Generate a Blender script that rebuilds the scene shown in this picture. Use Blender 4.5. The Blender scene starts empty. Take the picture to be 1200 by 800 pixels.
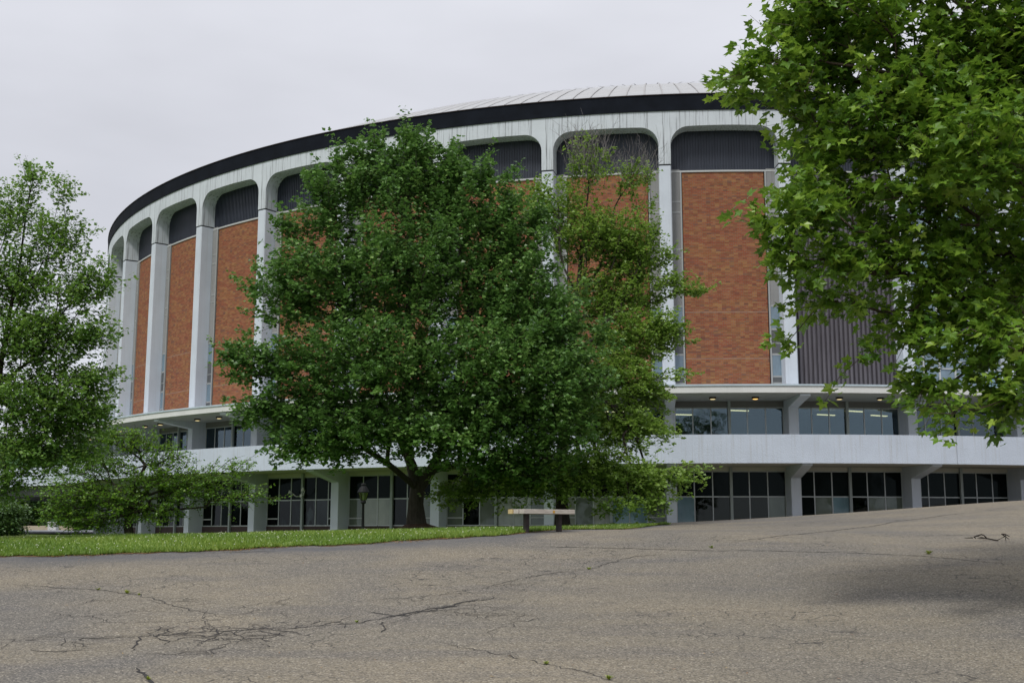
import bpy, math, random
import numpy as np
from mathutils import Matrix, Vector

# ------------------------------------------------------------------ camera, world, sun, exposure
SC = bpy.context.scene
COL = SC.collection
F, PITCH, ROLL = 1397.17, 0.15915, 0.001
cam_d = bpy.data.cameras.new('camera')
cam = bpy.data.objects.new('camera', cam_d)
COL.objects.link(cam)
cam_d.sensor_width = 36.0
cam_d.lens = F / 1200 * 36
cam_d.clip_start = 0.1
cam_d.clip_end = 6000
cam.rotation_euler = (Matrix.Rotation(math.radians(90) + PITCH, 3, 'X') @ Matrix.Rotation(ROLL, 3, 'Z')).to_euler()
SC.camera = cam

SUN_EL, SUN_AZ = math.radians(56), math.radians(208)   # azimuth clockwise from +Y: behind the camera, a little left
world = bpy.data.worlds.new('World')
SC.world = world
world.use_nodes = True
wn, wl = world.node_tree.nodes, world.node_tree.links
bg = wn['Background']
sky = wn.new('ShaderNodeTexSky')
sky.sky_type = 'NISHITA'
sky.sun_disc = False
sky.sun_elevation = SUN_EL
sky.sun_rotation = SUN_AZ
sky.air_density = 1.0
sky.dust_density = 4.0
wtc = wn.new('ShaderNodeTexCoord')
sep = wn.new('ShaderNodeSeparateXYZ')
wl.new(wtc.outputs['Generated'], sep.inputs[0])
ramp = wn.new('ShaderNodeValToRGB')            # overcast: brighter towards the zenith
ramp.color_ramp.elements[0].position = 0.0
ramp.color_ramp.elements[0].color = (6.3, 6.5, 7.2, 1)
ramp.color_ramp.elements[1].position = 1.0
ramp.color_ramp.elements[1].color = (9.6, 9.7, 10.2, 1)
e_ = ramp.color_ramp.elements.new(0.35)
e_.color = (6.5, 6.6, 7.15, 1)
wl.new(sep.outputs['Z'], ramp.inputs[0])
wno = wn.new('ShaderNodeTexNoise')
wno.inputs['Scale'].default_value = 2.2
wno.inputs['Detail'].default_value = 5
wmp = wn.new('ShaderNodeMapping')
wmp.inputs['Scale'].default_value = (1, 1, 3)
wl.new(wtc.outputs['Generated'], wmp.inputs[0])
wl.new(wmp.outputs[0], wno.inputs['Vector'])
wmr = wn.new('ShaderNodeMapRange')
wmr.inputs['From Min'].default_value = 0.3
wmr.inputs['From Max'].default_value = 0.7
wmr.inputs['To Min'].default_value = 0.87
wmr.inputs['To Max'].default_value = 1.09
wl.new(wno.outputs['Fac'], wmr.inputs['Value'])
wsc = wn.new('ShaderNodeVectorMath')
wsc.operation = 'SCALE'
wl.new(ramp.outputs[0], wsc.inputs[0])
wl.new(wmr.outputs[0], wsc.inputs['Scale'])
wmix = wn.new('ShaderNodeMix')
wmix.data_type = 'RGBA'
wmix.inputs['Factor'].default_value = 0.93
wl.new(sky.outputs[0], wmix.inputs['A'])
wl.new(wsc.outputs[0], wmix.inputs['B'])
wl.new(wmix.outputs['Result'], bg.inputs['Color'])
bg.inputs['Strength'].default_value = 0.086

sun_d = bpy.data.lights.new('sun', 'SUN')
sun = bpy.data.objects.new('sun', sun_d)
COL.objects.link(sun)
sun_d.energy = 1.9
sun_d.angle = math.radians(12)
sun_d.color = (1.0, 0.97, 0.92)
_sd = Vector((math.sin(SUN_AZ) * math.cos(SUN_EL), math.cos(SUN_AZ) * math.cos(SUN_EL), math.sin(SUN_EL)))
sun.rotation_euler = _sd.to_track_quat('Z', 'Y').to_euler()
sun.location = _sd * 200

SC.view_settings.view_transform = 'Standard'
SC.view_settings.look = 'None'
SC.view_settings.gamma = 1.0
SC.view_settings.use_curve_mapping = False
SC.view_settings.exposure = 0.4
SC.cycles.max_bounces = 8
SC.cycles.transparent_max_bounces = 12

# ------------------------------------------------------------------ geometry of the view: pixel + depth -> place
def W(px, py, Y):
    x, y = px - 600, py - 400
    cr, sr = math.cos(-ROLL), math.sin(-ROLL)
    x, y = x * cr - y * sr, x * sr + y * cr
    c, s = math.cos(PITCH), math.sin(PITCH)
    a = -y / F
    Z = Y * (a * c + s) / (c - a * s)
    return np.array([x / F * (Y * c + Z * s), Y, Z])

# the lie of the land: a thin plate through surveyed points
CP = []
for px, py, Y in [(0, 800, 12.5), (600, 800, 12.5), (1200, 800, 12.5), (300, 760, 14.8), (600, 740, 16), (0, 700, 19), (300, 700, 19),
                  (600, 700, 19), (900, 700, 18.6), (1200, 700, 17.3), (600, 660, 23), (0, 665, 22.5), (300, 655, 23.3), (0, 652, 24),
                  (200, 647, 24.6), (400, 638, 25.8), (600, 626, 27.5), (700, 620, 32), (785, 614.5, 45), (850, 642, 24.5), (850, 620, 35),
                  (850, 609, 55), (1000, 650, 23), (1000, 620, 31), (1000, 601, 50), (1200, 662, 20.7), (1200, 630, 27), (1200, 603, 37),
                  (1200, 586, 50), (0, 631, 38), (100, 628.5, 37), (250, 628, 37), (400, 626.5, 39), (500, 621.5, 43), (650, 616.5, 43), (720, 615, 44)]:
    CP.append(W(px, py, Y))
for x, y, z in [(-30, -30, -1.7), (0, -30, -1.7), (30, -30, -1.65), (-30, 0, -1.7), (0, 0, -1.62), (30, 0, -1.55), (0, 7, -1.6), (-12, 8, -1.62),
                (14, 8, -1.58), (-40, 30, -0.5), (-40, 60, -0.2), (-20, 72, -0.3), (-40, 90, -0.2), (-16, 60, -0.25), (-8, 60, -0.1), (0, 62, 0.2),
                (8, 62, 0.47), (12, 64, 0.7), (19, 64, 1.02), (28, 65, 1.6), (45, 62, 1.9), (45, 30, 0.6), (60, 40, 1.2), (40, 8, -1.3), (60, 80, 2.0),
                (-60, 10, -1.3), (0, 90, 0.3)]:
    CP.append(np.array([x, y, z]))
CP = np.array(CP)
def _U(r2):
    return np.where(r2 > 0, 0.5 * r2 * np.log(np.maximum(r2, 1e-12)), 0.0)
_n = len(CP)
_K = _U(((CP[:, None, :2] - CP[None, :, :2]) ** 2).sum(-1)) + np.eye(_n) * 0.3
_P = np.c_[np.ones(_n), CP[:, :2]]
_A = np.block([[_K, _P], [_P.T, np.zeros((3, 3))]])
_w = np.linalg.solve(_A, np.r_[CP[:, 2], 0, 0, 0])
def H(x, y):
    x = np.asarray(x, float); y = np.asarray(y, float)
    xs, ys = np.clip(x, -60, 60), np.clip(y, -40, 95)
    q = np.stack([xs.ravel(), ys.ravel()], -1)
    z = np.zeros(len(q))
    for i in range(0, len(q), 20000):
        b = q[i:i + 20000]
        z[i:i + 20000] = _U(((b[:, None] - CP[None, :, :2]) ** 2).sum(-1)) @ _w[:_n] + _w[_n] + b @ _w[_n + 1:]
    z = z.reshape(x.shape)
    far = np.clip((np.hypot(x, y) - 85) / 60, 0, 1)
    far = far * far * (3 - 2 * far)
    return z * (1 - far) + 0.25 * far
def hz(x, y):
    return float(H(np.array([x]), np.array([y]))[0])
def on_ground(px, py):
    Y = np.linspace(8, 75, 500)
    pts = np.array([W(px, py, v) for v in Y])
    d = pts[:, 2] - H(pts[:, 0], pts[:, 1])
    i = int(np.argmax(d < 0))
    t = d[i - 1] / (d[i - 1] - d[i]) if i > 0 else 0
    return pts[i - 1] * (1 - t) + pts[i] * t

# ------------------------------------------------------------------ helpers
def tag(o, label=None, cat=None, group=None, kind=None):
    for k, v in (('label', label), ('category', cat), ('group', group), ('kind', kind)):
        if v: o[k] = v
    return o
def link(name, me, parent=None, mat=None, loc=None, rz=None):
    o = bpy.data.objects.new(name, me)
    COL.objects.link(o)
    if parent: o.parent = parent
    if mat is not None and me is not None and len(me.materials) == 0: me.materials.append(mat)
    if loc is not None: o.location = loc
    if rz is not None: o.rotation_euler = (0, 0, rz)
    return o
def empty(name, loc=(0, 0, 0), rz=0, **kw):
    o = bpy.data.objects.new(name, None)
    COL.objects.link(o)
    o.location = loc
    o.rotation_euler = (0, 0, rz)
    o.empty_display_size = 0.3
    return tag(o, **kw)
def mesh_np(name, verts, faces, smooth=False, attr=None):
    """faces: (n,k) array"""
    me = bpy.data.meshes.new(name)
    v = np.ascontiguousarray(verts, dtype=np.float32); f = np.ascontiguousarray(faces, dtype=np.int32)
    me.vertices.add(len(v)); me.vertices.foreach_set('co', v.ravel())
    n, k = f.shape
    me.loops.add(n * k); me.loops.foreach_set('vertex_index', f.ravel())
    me.polygons.add(n)
    me.polygons.foreach_set('loop_start', np.arange(0, n * k, k, dtype=np.int32))
    me.polygons.foreach_set('loop_total', np.full(n, k, dtype=np.int32))
    me.polygons.foreach_set('use_smooth', np.full(n, smooth, dtype=bool))
    if attr is not None:
        a = me.attributes.new('rnd', 'FLOAT', 'POINT')
        a.data.foreach_set('value', np.ascontiguousarray(attr, dtype=np.float32))
    me.update(calc_edges=True)
    return me
class MB:
    def __init__(s): s.v = []; s.f = []
    def quad(s, a, b, c, d):
        i = len(s.v); s.v += [tuple(a), tuple(b), tuple(c), tuple(d)]; s.f.append((i, i + 1, i + 2, i + 3))
    def poly(s, pts):
        i = len(s.v); s.v += [tuple(p) for p in pts]; s.f.append(tuple(range(i, i + len(pts))))
    def box(s, x0, x1, y0, y1, z0, z1, skip=''):
        i = len(s.v)
        s.v += [(x, y, z) for z in (z0, z1) for y in (y0, y1) for x in (x0, x1)]
        fs = dict(b=(0, 2, 3, 1), t=(4, 5, 7, 6), f=(0, 1, 5, 4), k=(2, 6, 7, 3), l=(0, 4, 6, 2), r=(1, 3, 7, 5))
        s.f += [tuple(i + j for j in q) for n, q in fs.items() if n not in skip]
    def prism(s, pts, z0, z1):
        n = len(pts); i = len(s.v)
        s.v += [(x, y, z0) for x, y in pts] + [(x, y, z1) for x, y in pts]
        s.f += [(i + j, i + (j + 1) % n, i + n + (j + 1) % n, i + n + j) for j in range(n)]
        s.f += [tuple(i + n + j for j in range(n)), tuple(i + j for j in reversed(range(n)))]
    def lathe(s, prof, seg=16, c=(0, 0, 0)):
        i = len(s.v); m = len(prof)
        for k in range(seg):
            a = 2 * math.pi * k / seg
            s.v += [(c[0] + r * math.cos(a), c[1] + r * math.sin(a), c[2] + z) for r, z in prof]
        for k in range(seg):
            for j in range(m - 1):
                a, b = i + k * m + j, i + ((k + 1) % seg) * m + j
                s.f.append((a, b, b + 1, a + 1))
    def tube(s, pts, rads, seg=6):
        i = len(s.v); pts = [Vector(p) for p in pts]
        for k, p in enumerate(pts):
            d = (pts[min(k + 1, len(pts) - 1)] - pts[max(k - 1, 0)]).normalized()
            u = d.orthogonal().normalized() if abs(d.z) < .9 else Vector((1, 0, 0))
            u = (u - d * u.dot(d)).normalized()
            w = d.cross(u)
            for j in range(seg):
                a = 2 * math.pi * j / seg
                s.v.append(tuple(p + (u * math.cos(a) + w * math.sin(a)) * rads[k]))
        for k in range(len(pts) - 1):
            for j in range(seg):
                a, b = i + k * seg + j, i + k * seg + (j + 1) % seg
                s.f.append((a, b, b + seg, a + seg))
        s.f.append(tuple(i + j for j in reversed(range(seg))))
        s.f.append(tuple(i + (len(pts) - 1) * seg + j for j in range(seg)))
    def mesh(s, name, smooth=False):
        me = bpy.data.meshes.new(name); me.from_pydata(s.v, [], s.f); me.update()
        if smooth:
            for p in me.polygons: p.use_smooth = True
        return me
def bevel(o, w=0.01, seg=2):
    m = o.modifiers.new('bevel', 'BEVEL'); m.width = w; m.segments = seg; m.limit_method = 'ANGLE'
    return o

# ------------------------------------------------------------------ materials
class NT:
    def __init__(s, name):
        s.m = bpy.data.materials.new(name); s.m.use_nodes = True
        s.n, s.l = s.m.node_tree.nodes, s.m.node_tree.links
        s.p = s.n['Principled BSDF']; s.out = s.n['Material Output']
        s.tc = s.n.new('ShaderNodeTexCoord')
    def new(s, t, **kw):
        n = s.n.new('ShaderNode' + t)
        for k, v in kw.items():
            if k in n.inputs: n.inputs[k].default_value = v
            else: setattr(n, k, v)
        return n
    def map(s, scale=(1, 1, 1), rot=(0, 0, 0), src='Object'):
        n = s.n.new('ShaderNodeMapping'); n.inputs['Scale'].default_value = scale; n.inputs['Rotation'].default_value = rot
        s.l.new(s.tc.outputs[src], n.inputs[0]); return n.outputs[0]
    def noise(s, vec, scale, detail=4, rough=0.6, dist=0.0):
        n = s.new('TexNoise', Scale=scale, Detail=detail, Roughness=rough, Distortion=dist)
        s.l.new(vec, n.inputs['Vector']); return n.outputs['Fac']
    def ramp(s, fac, stops):
        n = s.n.new('ShaderNodeValToRGB'); cr = n.color_ramp
        while len(cr.elements) < len(stops): cr.elements.new(0.5)
        for e, (p, c) in zip(cr.elements, stops):
            e.position = p; e.color = (*c, 1) if len(c) == 3 else c
        s.l.new(fac, n.inputs[0]); return n.outputs[0]
    def mix(s, a, b, fac, mode='MIX'):
        n = s.n.new('ShaderNodeMix'); n.data_type = 'RGBA'; n.blend_type = mode
        for key, v in (('Factor', fac), ('A', a), ('B', b)):
            if hasattr(v, 'is_output'): s.l.new(v, n.inputs[key])
            elif key == 'Factor': n.inputs[key].default_value = v
            else: n.inputs[key].default_value = (*v, 1)
        return n.outputs['Result']
    def range(s, v, a, b, c, d):
        n = s.n.new('ShaderNodeMapRange')
        for k, x in zip(('From Min', 'From Max', 'To Min', 'To Max'), (a, b, c, d)): n.inputs[k].default_value = x
        s.l.new(v, n.inputs['Value']); return n.outputs[0]
    def bump(s, h, strength=0.3, dist=0.02):
        n = s.new('Bump', Strength=strength, Distance=dist); s.l.new(h, n.inputs['Height'])
        s.l.new(n.outputs[0], s.p.inputs['Normal'])
    def set(s, **kw):
        for k, v in kw.items():
            k = {'Color': 'Base Color', 'Spec': 'Specular IOR Level'}.get(k, k)
            if hasattr(v, 'is_output'): s.l.new(v, s.p.inputs[k])
            elif isinstance(v, tuple): s.p.inputs[k].default_value = (*v, 1)
            else: s.p.inputs[k].default_value = v
        return s.m

def m_plain(name, c, rough=0.7, var=0.12, scale=6, **kw):
    t = NT(name); v = t.map()
    f = t.noise(v, scale, 5)
    col = t.ramp(f, [(0.25, tuple(x * (1 - var) for x in c)), (0.75, tuple(min(1, x * (1 + var)) for x in c))])
    return t.set(Color=col, Roughness=rough, **kw)

def m_concrete(name, base, dirt, streak=1.0, grain=0.35):
    t = NT(name); v = t.map()
    big = t.noise(v, 0.7, 6)
    st = t.noise(t.map(scale=(3.5, 3.5, 0.12)), 2.2, 5, 0.65)
    fine = t.noise(v, 24, 4)
    c = t.ramp(big, [(0.3, tuple(x * 0.93 for x in base)), (0.7, tuple(x * 1.05 for x in base))])
    c = t.mix(c, dirt, t.range(st, 0.52, 0.72, 0, 0.6 * streak))
    c = t.mix(c, (0.5, 0.5, 0.5), t.range(fine, 0.3, 0.7, 0.0, 0.18), 'OVERLAY')
    t.bump(fine, grain, 0.03)
    return t.set(Color=c, Roughness=0.85, Spec=0.25)

M = {}
M['concrete'] = m_concrete('white_concrete', (0.53, 0.575, 0.64), (0.36, 0.37, 0.38), 0.45)
M['arch'] = m_concrete('streaked_white_concrete', (0.53, 0.57, 0.61), (0.15, 0.155, 0.165), 2.2)
M['parapet'] = m_concrete('sprayed_parapet_render', (0.50, 0.555, 0.64), (0.36, 0.37, 0.37), 0.8, 0.9)
M['canopy'] = m_concrete('canopy_concrete', (0.62, 0.63, 0.62), (0.42, 0.42, 0.38), 0.3)
M['soffit'] = m_plain('cream_soffit_plaster', (0.50, 0.49, 0.43), 0.9, 0.06, 2)
M['soffit_grey'] = m_plain('grey_soffit_plaster', (0.33, 0.35, 0.34), 0.9, 0.06, 2)
M['gutter'] = m_plain('pale_blue_gutter_metal', (0.42, 0.50, 0.56), 0.5, 0.1, 2)
M['fascia'] = m_plain('black_fascia_metal', (0.007, 0.009, 0.014), 0.85, 0.35, 1.2, Spec=0.1)
M['frame'] = m_plain('aluminium_frame', (0.42, 0.45, 0.45), 0.45, 0.08, 3, Metallic=0.3)
M['frame_white'] = m_plain('pale_window_frame', (0.42, 0.43, 0.43), 0.5, 0.05, 3)
M['frame_mid'] = m_plain('grey_strip_frame', (0.30, 0.31, 0.31), 0.5, 0.05, 3)
M['frame_dark'] = m_plain('dark_window_frame', (0.10, 0.11, 0.11), 0.5, 0.1, 3)
M['post'] = m_plain('grey_green_steel_post', (0.30, 0.34, 0.33), 0.5, 0.06, 2)
M['joint'] = m_plain('dark_joint_filler', (0.03, 0.03, 0.035), 0.8, 0.2, 5)
M['plinth'] = m_plain('dark_red_plinth', (0.055, 0.035, 0.032), 0.8, 0.3, 8)
M['grey_panel'] = m_concrete('grey_infill_panel', (0.25, 0.25, 0.25), (0.16, 0.16, 0.155), 1.0)
M['dark_panel'] = m_plain('dark_infill_panel', (0.09, 0.095, 0.10), 0.5, 0.15, 2)
M['inner'] = m_plain('interior_plaster', (0.16, 0.16, 0.15), 0.9, 0.1, 1)
M['black'] = m_plain('black_enamel', (0.006, 0.007, 0.008), 0.6, 0.2, 4, Spec=0.2)
M['leg_wood'] = m_plain('dark_stained_leg', (0.045, 0.035, 0.035), 0.8, 0.3, 9)
M['asph_far'] = m_plain('far_lot_asphalt', (0.19, 0.2, 0.22), 0.9, 0.12, 0.3)
M['white_plastic'] = m_plain('white_plastic', (0.7, 0.7, 0.7), 0.4, 0.03, 4)

def m_ribbed(name, c, c2):
    t = NT(name)
    g = t.noise(t.map(scale=(1, 1, 0.15)), 3.0, 5)
    col = t.ramp(g, [(0.3, c), (0.7, c2)])
    return t.set(Color=col, Roughness=0.45, Metallic=0.2)
M['corrugated'] = m_ribbed('dark_corrugated_metal', (0.018, 0.023, 0.036), (0.030, 0.037, 0.054))
M['louvre'] = m_ribbed('bronze_ribbed_cladding', (0.075, 0.068, 0.08), (0.12, 0.11, 0.125))

def m_brick():
    t = NT('orange_brick')
    sp = t.n.new('ShaderNodeSeparateXYZ'); t.l.new(t.tc.outputs['Object'], sp.inputs[0])
    cb = t.n.new('ShaderNodeCombineXYZ'); t.l.new(sp.outputs['Y'], cb.inputs[0]); t.l.new(sp.outputs['Z'], cb.inputs[1])
    b = t.n.new('ShaderNodeTexBrick')
    t.l.new(cb.outputs[0], b.inputs['Vector'])
    b.offset = 0.5
    b.inputs['Scale'].default_value = 1.0
    b.inputs['Brick Width'].default_value = 0.24
    b.inputs['Row Height'].default_value = 0.088
    b.inputs['Mortar Size'].default_value = 0.009
    b.inputs['Mortar Smooth'].default_value = 0.1
    b.inputs['Bias'].default_value = -0.1
    b.inputs['Color1'].default_value = (0.25, 0.070, 0.032, 1)
    b.inputs['Color2'].default_value = (0.30, 0.130, 0.056, 1)
    b.inputs['Mortar'].default_value = (0.20, 0.15, 0.12, 1)
    # one odd brick in a few: dark or tan, from a per-brick cell noise
    wn_ = t.n.new('ShaderNodeTexWhiteNoise'); wn_.noise_dimensions = '2D'
    sc = t.n.new('ShaderNodeVectorMath'); sc.operation = 'DIVIDE'; sc.inputs[1].default_value = (0.24, 0.088, 1)
    t.l.new(cb.outputs[0], sc.inputs[0])
    fl = t.n.new('ShaderNodeVectorMath'); fl.operation = 'FLOOR'; t.l.new(sc.outputs[0], fl.inputs[0])
    t.l.new(fl.outputs[0], wn_.inputs['Vector'])
    c = t.mix(b.outputs['Color'], (0.13, 0.08, 0.065), t.range(wn_.outputs['Value'], 0.90, 0.93, 0, 0.7))
    c = t.mix(c, (0.31, 0.18, 0.075), t.range(wn_.outputs['Value'], 0.12, 0.16, 0.5, 0))
    sc2 = t.n.new('ShaderNodeSeparateColor'); t.l.new(wn_.outputs['Color'], sc2.inputs[0])
    c = t.mix(c, (0.12, 0.045, 0.028), t.range(sc2.outputs[1], 0.35, 1.0, 0, 0.55))
    big = t.noise(t.map(scale=(1, 0.5, 2.2)), 1.3, 5)
    c = t.mix(c, (0.33, 0.175, 0.055), t.range(big, 0.5, 0.7, 0, 0.30))
    c = t.mix(c, (0.22, 0.055, 0.03), t.range(big, 0.3, 0.5, 0.3, 0))
    inv = t.new('Math', operation='SUBTRACT'); inv.inputs[0].default_value = 1; t.l.new(b.outputs['Fac'], inv.inputs[1])
    t.bump(inv.outputs[0], 0.6, 0.01)
    return t.set(Color=c, Roughness=0.85, Spec=0.2)
M['brick'] = m_brick()
M['mortar_line'] = m_plain('pale_control_joint', (0.33, 0.23, 0.18), 0.9, 0.1, 4)

def m_glass(name, tint, refl, opaque=None, rough=0.02, ior=None):
    t = NT(name)
    gl = t.new('BsdfGlossy', Roughness=rough); gl.inputs['Color'].default_value = (*refl, 1)
    fr = t.new('Fresnel', IOR=ior or (1.65 if opaque is not None else 2.1))
    wv = t.noise(t.map(), 0.9, 2)
    bp = t.new('Bump', Strength=0.12, Distance=0.05); t.l.new(wv, bp.inputs['Height'])
    t.l.new(bp.outputs[0], gl.inputs['Normal'])
    if opaque is None:
        base = t.new('BsdfTransparent'); base.inputs['Color'].default_value = (*tint, 1)
    else:
        base = t.new('BsdfDiffuse')
        c = t.ramp(t.noise(t.map(scale=(1, 1, 0.4)), 1.7, 3), [(0.3, tuple(x * .8 for x in opaque)), (0.7, tuple(x * 1.15 for x in opaque))])
        t.l.new(c, base.inputs['Color'])
    mx = t.new('MixShader'); t.l.new(fr.outputs[0], mx.inputs[0]); t.l.new(base.outputs[0], mx.inputs[1]); t.l.new(gl.outputs[0], mx.inputs[2])
    t.l.new(mx.outputs[0], t.out.inputs['Surface'])
    return t.m
M['glass'] = m_glass('clear_glass', (0.45, 0.54, 0.55), (0.60, 0.78, 0.90))
M['glass_dark'] = m_glass('black_glass', (0, 0, 0), (0.09, 0.11, 0.11), (0.006, 0.009, 0.009), 0.08)
M['glass_blind'] = m_glass('glass_over_blind', (0, 0, 0), (0.7, 0.8, 0.8), (0.13, 0.15, 0.12), 0.05)
M['glass_pale'] = m_glass('glass_over_pale_shade', (0, 0, 0), (0.8, 0.9, 0.9), (0.27, 0.29, 0.24), 0.05)
M['glass_teal'] = m_glass('glass_over_teal_curtain', (0, 0, 0), (0.8, 0.9, 0.9), (0.17, 0.27, 0.31), 0.05)
M['glass_sky'] = m_glass('blue_reflecting_glass', (0, 0, 0), (0.9, 0.95, 1.0), (0.16, 0.22, 0.27), 0.03)
M['glass_deep'] = m_glass('dark_clear_glass', (0.25, 0.28, 0.27), (0.5, 0.55, 0.55), ior=1.5)
M['glass_door'] = m_glass('door_glass', (0.5, 0.52, 0.45), (0.5, 0.55, 0.55), ior=1.5)

def m_emit(name, c, s, base=(0.8, 0.75, 0.6)):
    t = NT(name)
    t.p.inputs['Emission Color'].default_value = (*c, 1); t.p.inputs['Emission Strength'].default_value = s
    return t.set(Color=base, Roughness=0.4)
M['lamp_dim'] = m_emit('lamp_lens_dim', (1.0, 0.78, 0.35), 0.55)
M['lamp_warm'] = m_emit('lamp_lens_warm', (1.0, 0.55, 0.12), 1.1)
M['tube'] = m_emit('ceiling_tube', (1.0, 0.72, 0.38), 2.6)
M['lantern_glass'] = m_glass('lantern_glass', (0.8, 0.82, 0.78), (0.9, 0.9, 0.9))

def m_roof():
    t = NT('pale_roof_membrane'); v = t.map()
    oi = t.n.new('ShaderNodeObjectInfo')
    c = t.ramp(t.noise(v, 0.5, 5), [(0.3, (0.33, 0.34, 0.355)), (0.7, (0.39, 0.40, 0.415))])
    c = t.mix(c, (0.34, 0.33, 0.33), t.range(oi.outputs['Random'], 0, 1, 0, 0.35))
    return t.set(Color=c, Roughness=0.7)
M['roof'] = m_roof()
M['roof_seam'] = m_plain('dark_roof_seam', (0.31, 0.305, 0.31), 0.8, 0.1, 2)

def m_leaf(name, dark, mid, light, transl=0.3, tcol=None):
    t = NT(name)
    at = t.n.new('ShaderNodeAttribute'); at.attribute_name = 'rnd'
    oi = t.n.new('ShaderNodeObjectInfo')
    c = t.ramp(at.outputs['Fac'], [(0.0, dark), (0.5, mid), (1.0, light)])
    hs = t.new('HueSaturation'); t.l.new(c, hs.inputs['Color'])
    t.l.new(t.range(oi.outputs['Random'], 0, 1, 0.9, 1.1), hs.inputs['Value'])
    t.l.new(hs.outputs[0], t.p.inputs['Base Color'])
    t.p.inputs['Roughness'].default_value = 0.38; t.p.inputs['Specular IOR Level'].default_value = 0.5
    tr = t.new('BsdfTranslucent')
    tcm = t.mix(hs.outputs[0], tcol or (0.25, 0.4, 0.04), 0.45); t.l.new(tcm, tr.inputs['Color'])
    mx = t.new('MixShader'); mx.inputs[0].default_value = transl
    t.l.new(t.p.outputs[0], mx.inputs[1]); t.l.new(tr.outputs[0], mx.inputs[2]); t.l.new(mx.outputs[0], t.out.inputs['Surface'])
    return t.m
M['leaf_maple'] = m_leaf('dark_maple_leaf', (0.048, 0.110, 0.030), (0.100, 0.210, 0.046), (0.21, 0.34, 0.085), 0.34, (0.16, 0.32, 0.06))
M['leaf_light'] = m_leaf('light_maple_leaf', (0.13, 0.24, 0.045), (0.22, 0.36, 0.065), (0.34, 0.48, 0.11), 0.45)
M['leaf_linden'] = m_leaf('pale_linden_leaf', (0.075, 0.17, 0.04), (0.15, 0.285, 0.06), (0.26, 0.40, 0.10), 0.42)
M['leaf_thorn'] = m_leaf('hawthorn_leaf', (0.06, 0.15, 0.02), (0.13, 0.28, 0.03), (0.27, 0.43, 0.045), 0.4)
M['leaf_plane'] = m_leaf('plane_tree_leaf', (0.060, 0.145, 0.018), (0.135, 0.26, 0.026), (0.31, 0.44, 0.06), 0.40)
M['leaf_far'] = m_leaf('far_tree_leaf', (0.04, 0.09, 0.03), (0.07, 0.14, 0.045), (0.11, 0.19, 0.06), 0.2)
M['grass'] = m_leaf('grass_blade', (0.085, 0.16, 0.022), (0.15, 0.245, 0.032), (0.28, 0.35, 0.07), 0.3)
M['weed'] = m_leaf('weed_leaf', (0.12, 0.18, 0.02), (0.22, 0.28, 0.03), (0.35, 0.36, 0.04), 0.2)

def m_bark(name, c):
    t = NT(name)
    f = t.noise(t.map(scale=(6, 6, 1.1)), 3.5, 6, 0.7, 0.4)
    g = t.noise(t.map(), 1.3, 3)
    col = t.ramp(f, [(0.3, tuple(x * 0.5 for x in c)), (0.65, c)])
    col = t.mix(col, (c[1] * 1.2, c[1] * 1.5, c[1] * 0.9), t.range(g, 0.5, 0.75, 0, 0.35))
    t.bump(f, 0.8, 0.05)
    return t.set(Color=col, Roughness=0.95, Spec=0.1)
M['bark'] = m_bark('grey_brown_bark', (0.085, 0.075, 0.06))
M['bark_dark'] = m_bark('dark_bark', (0.06, 0.05, 0.042))
M['bark_twig'] = m_bark('pale_dead_twig', (0.22, 0.20, 0.20))
M['bark_plane'] = m_bark('plane_bark', (0.13, 0.10, 0.075))

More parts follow.
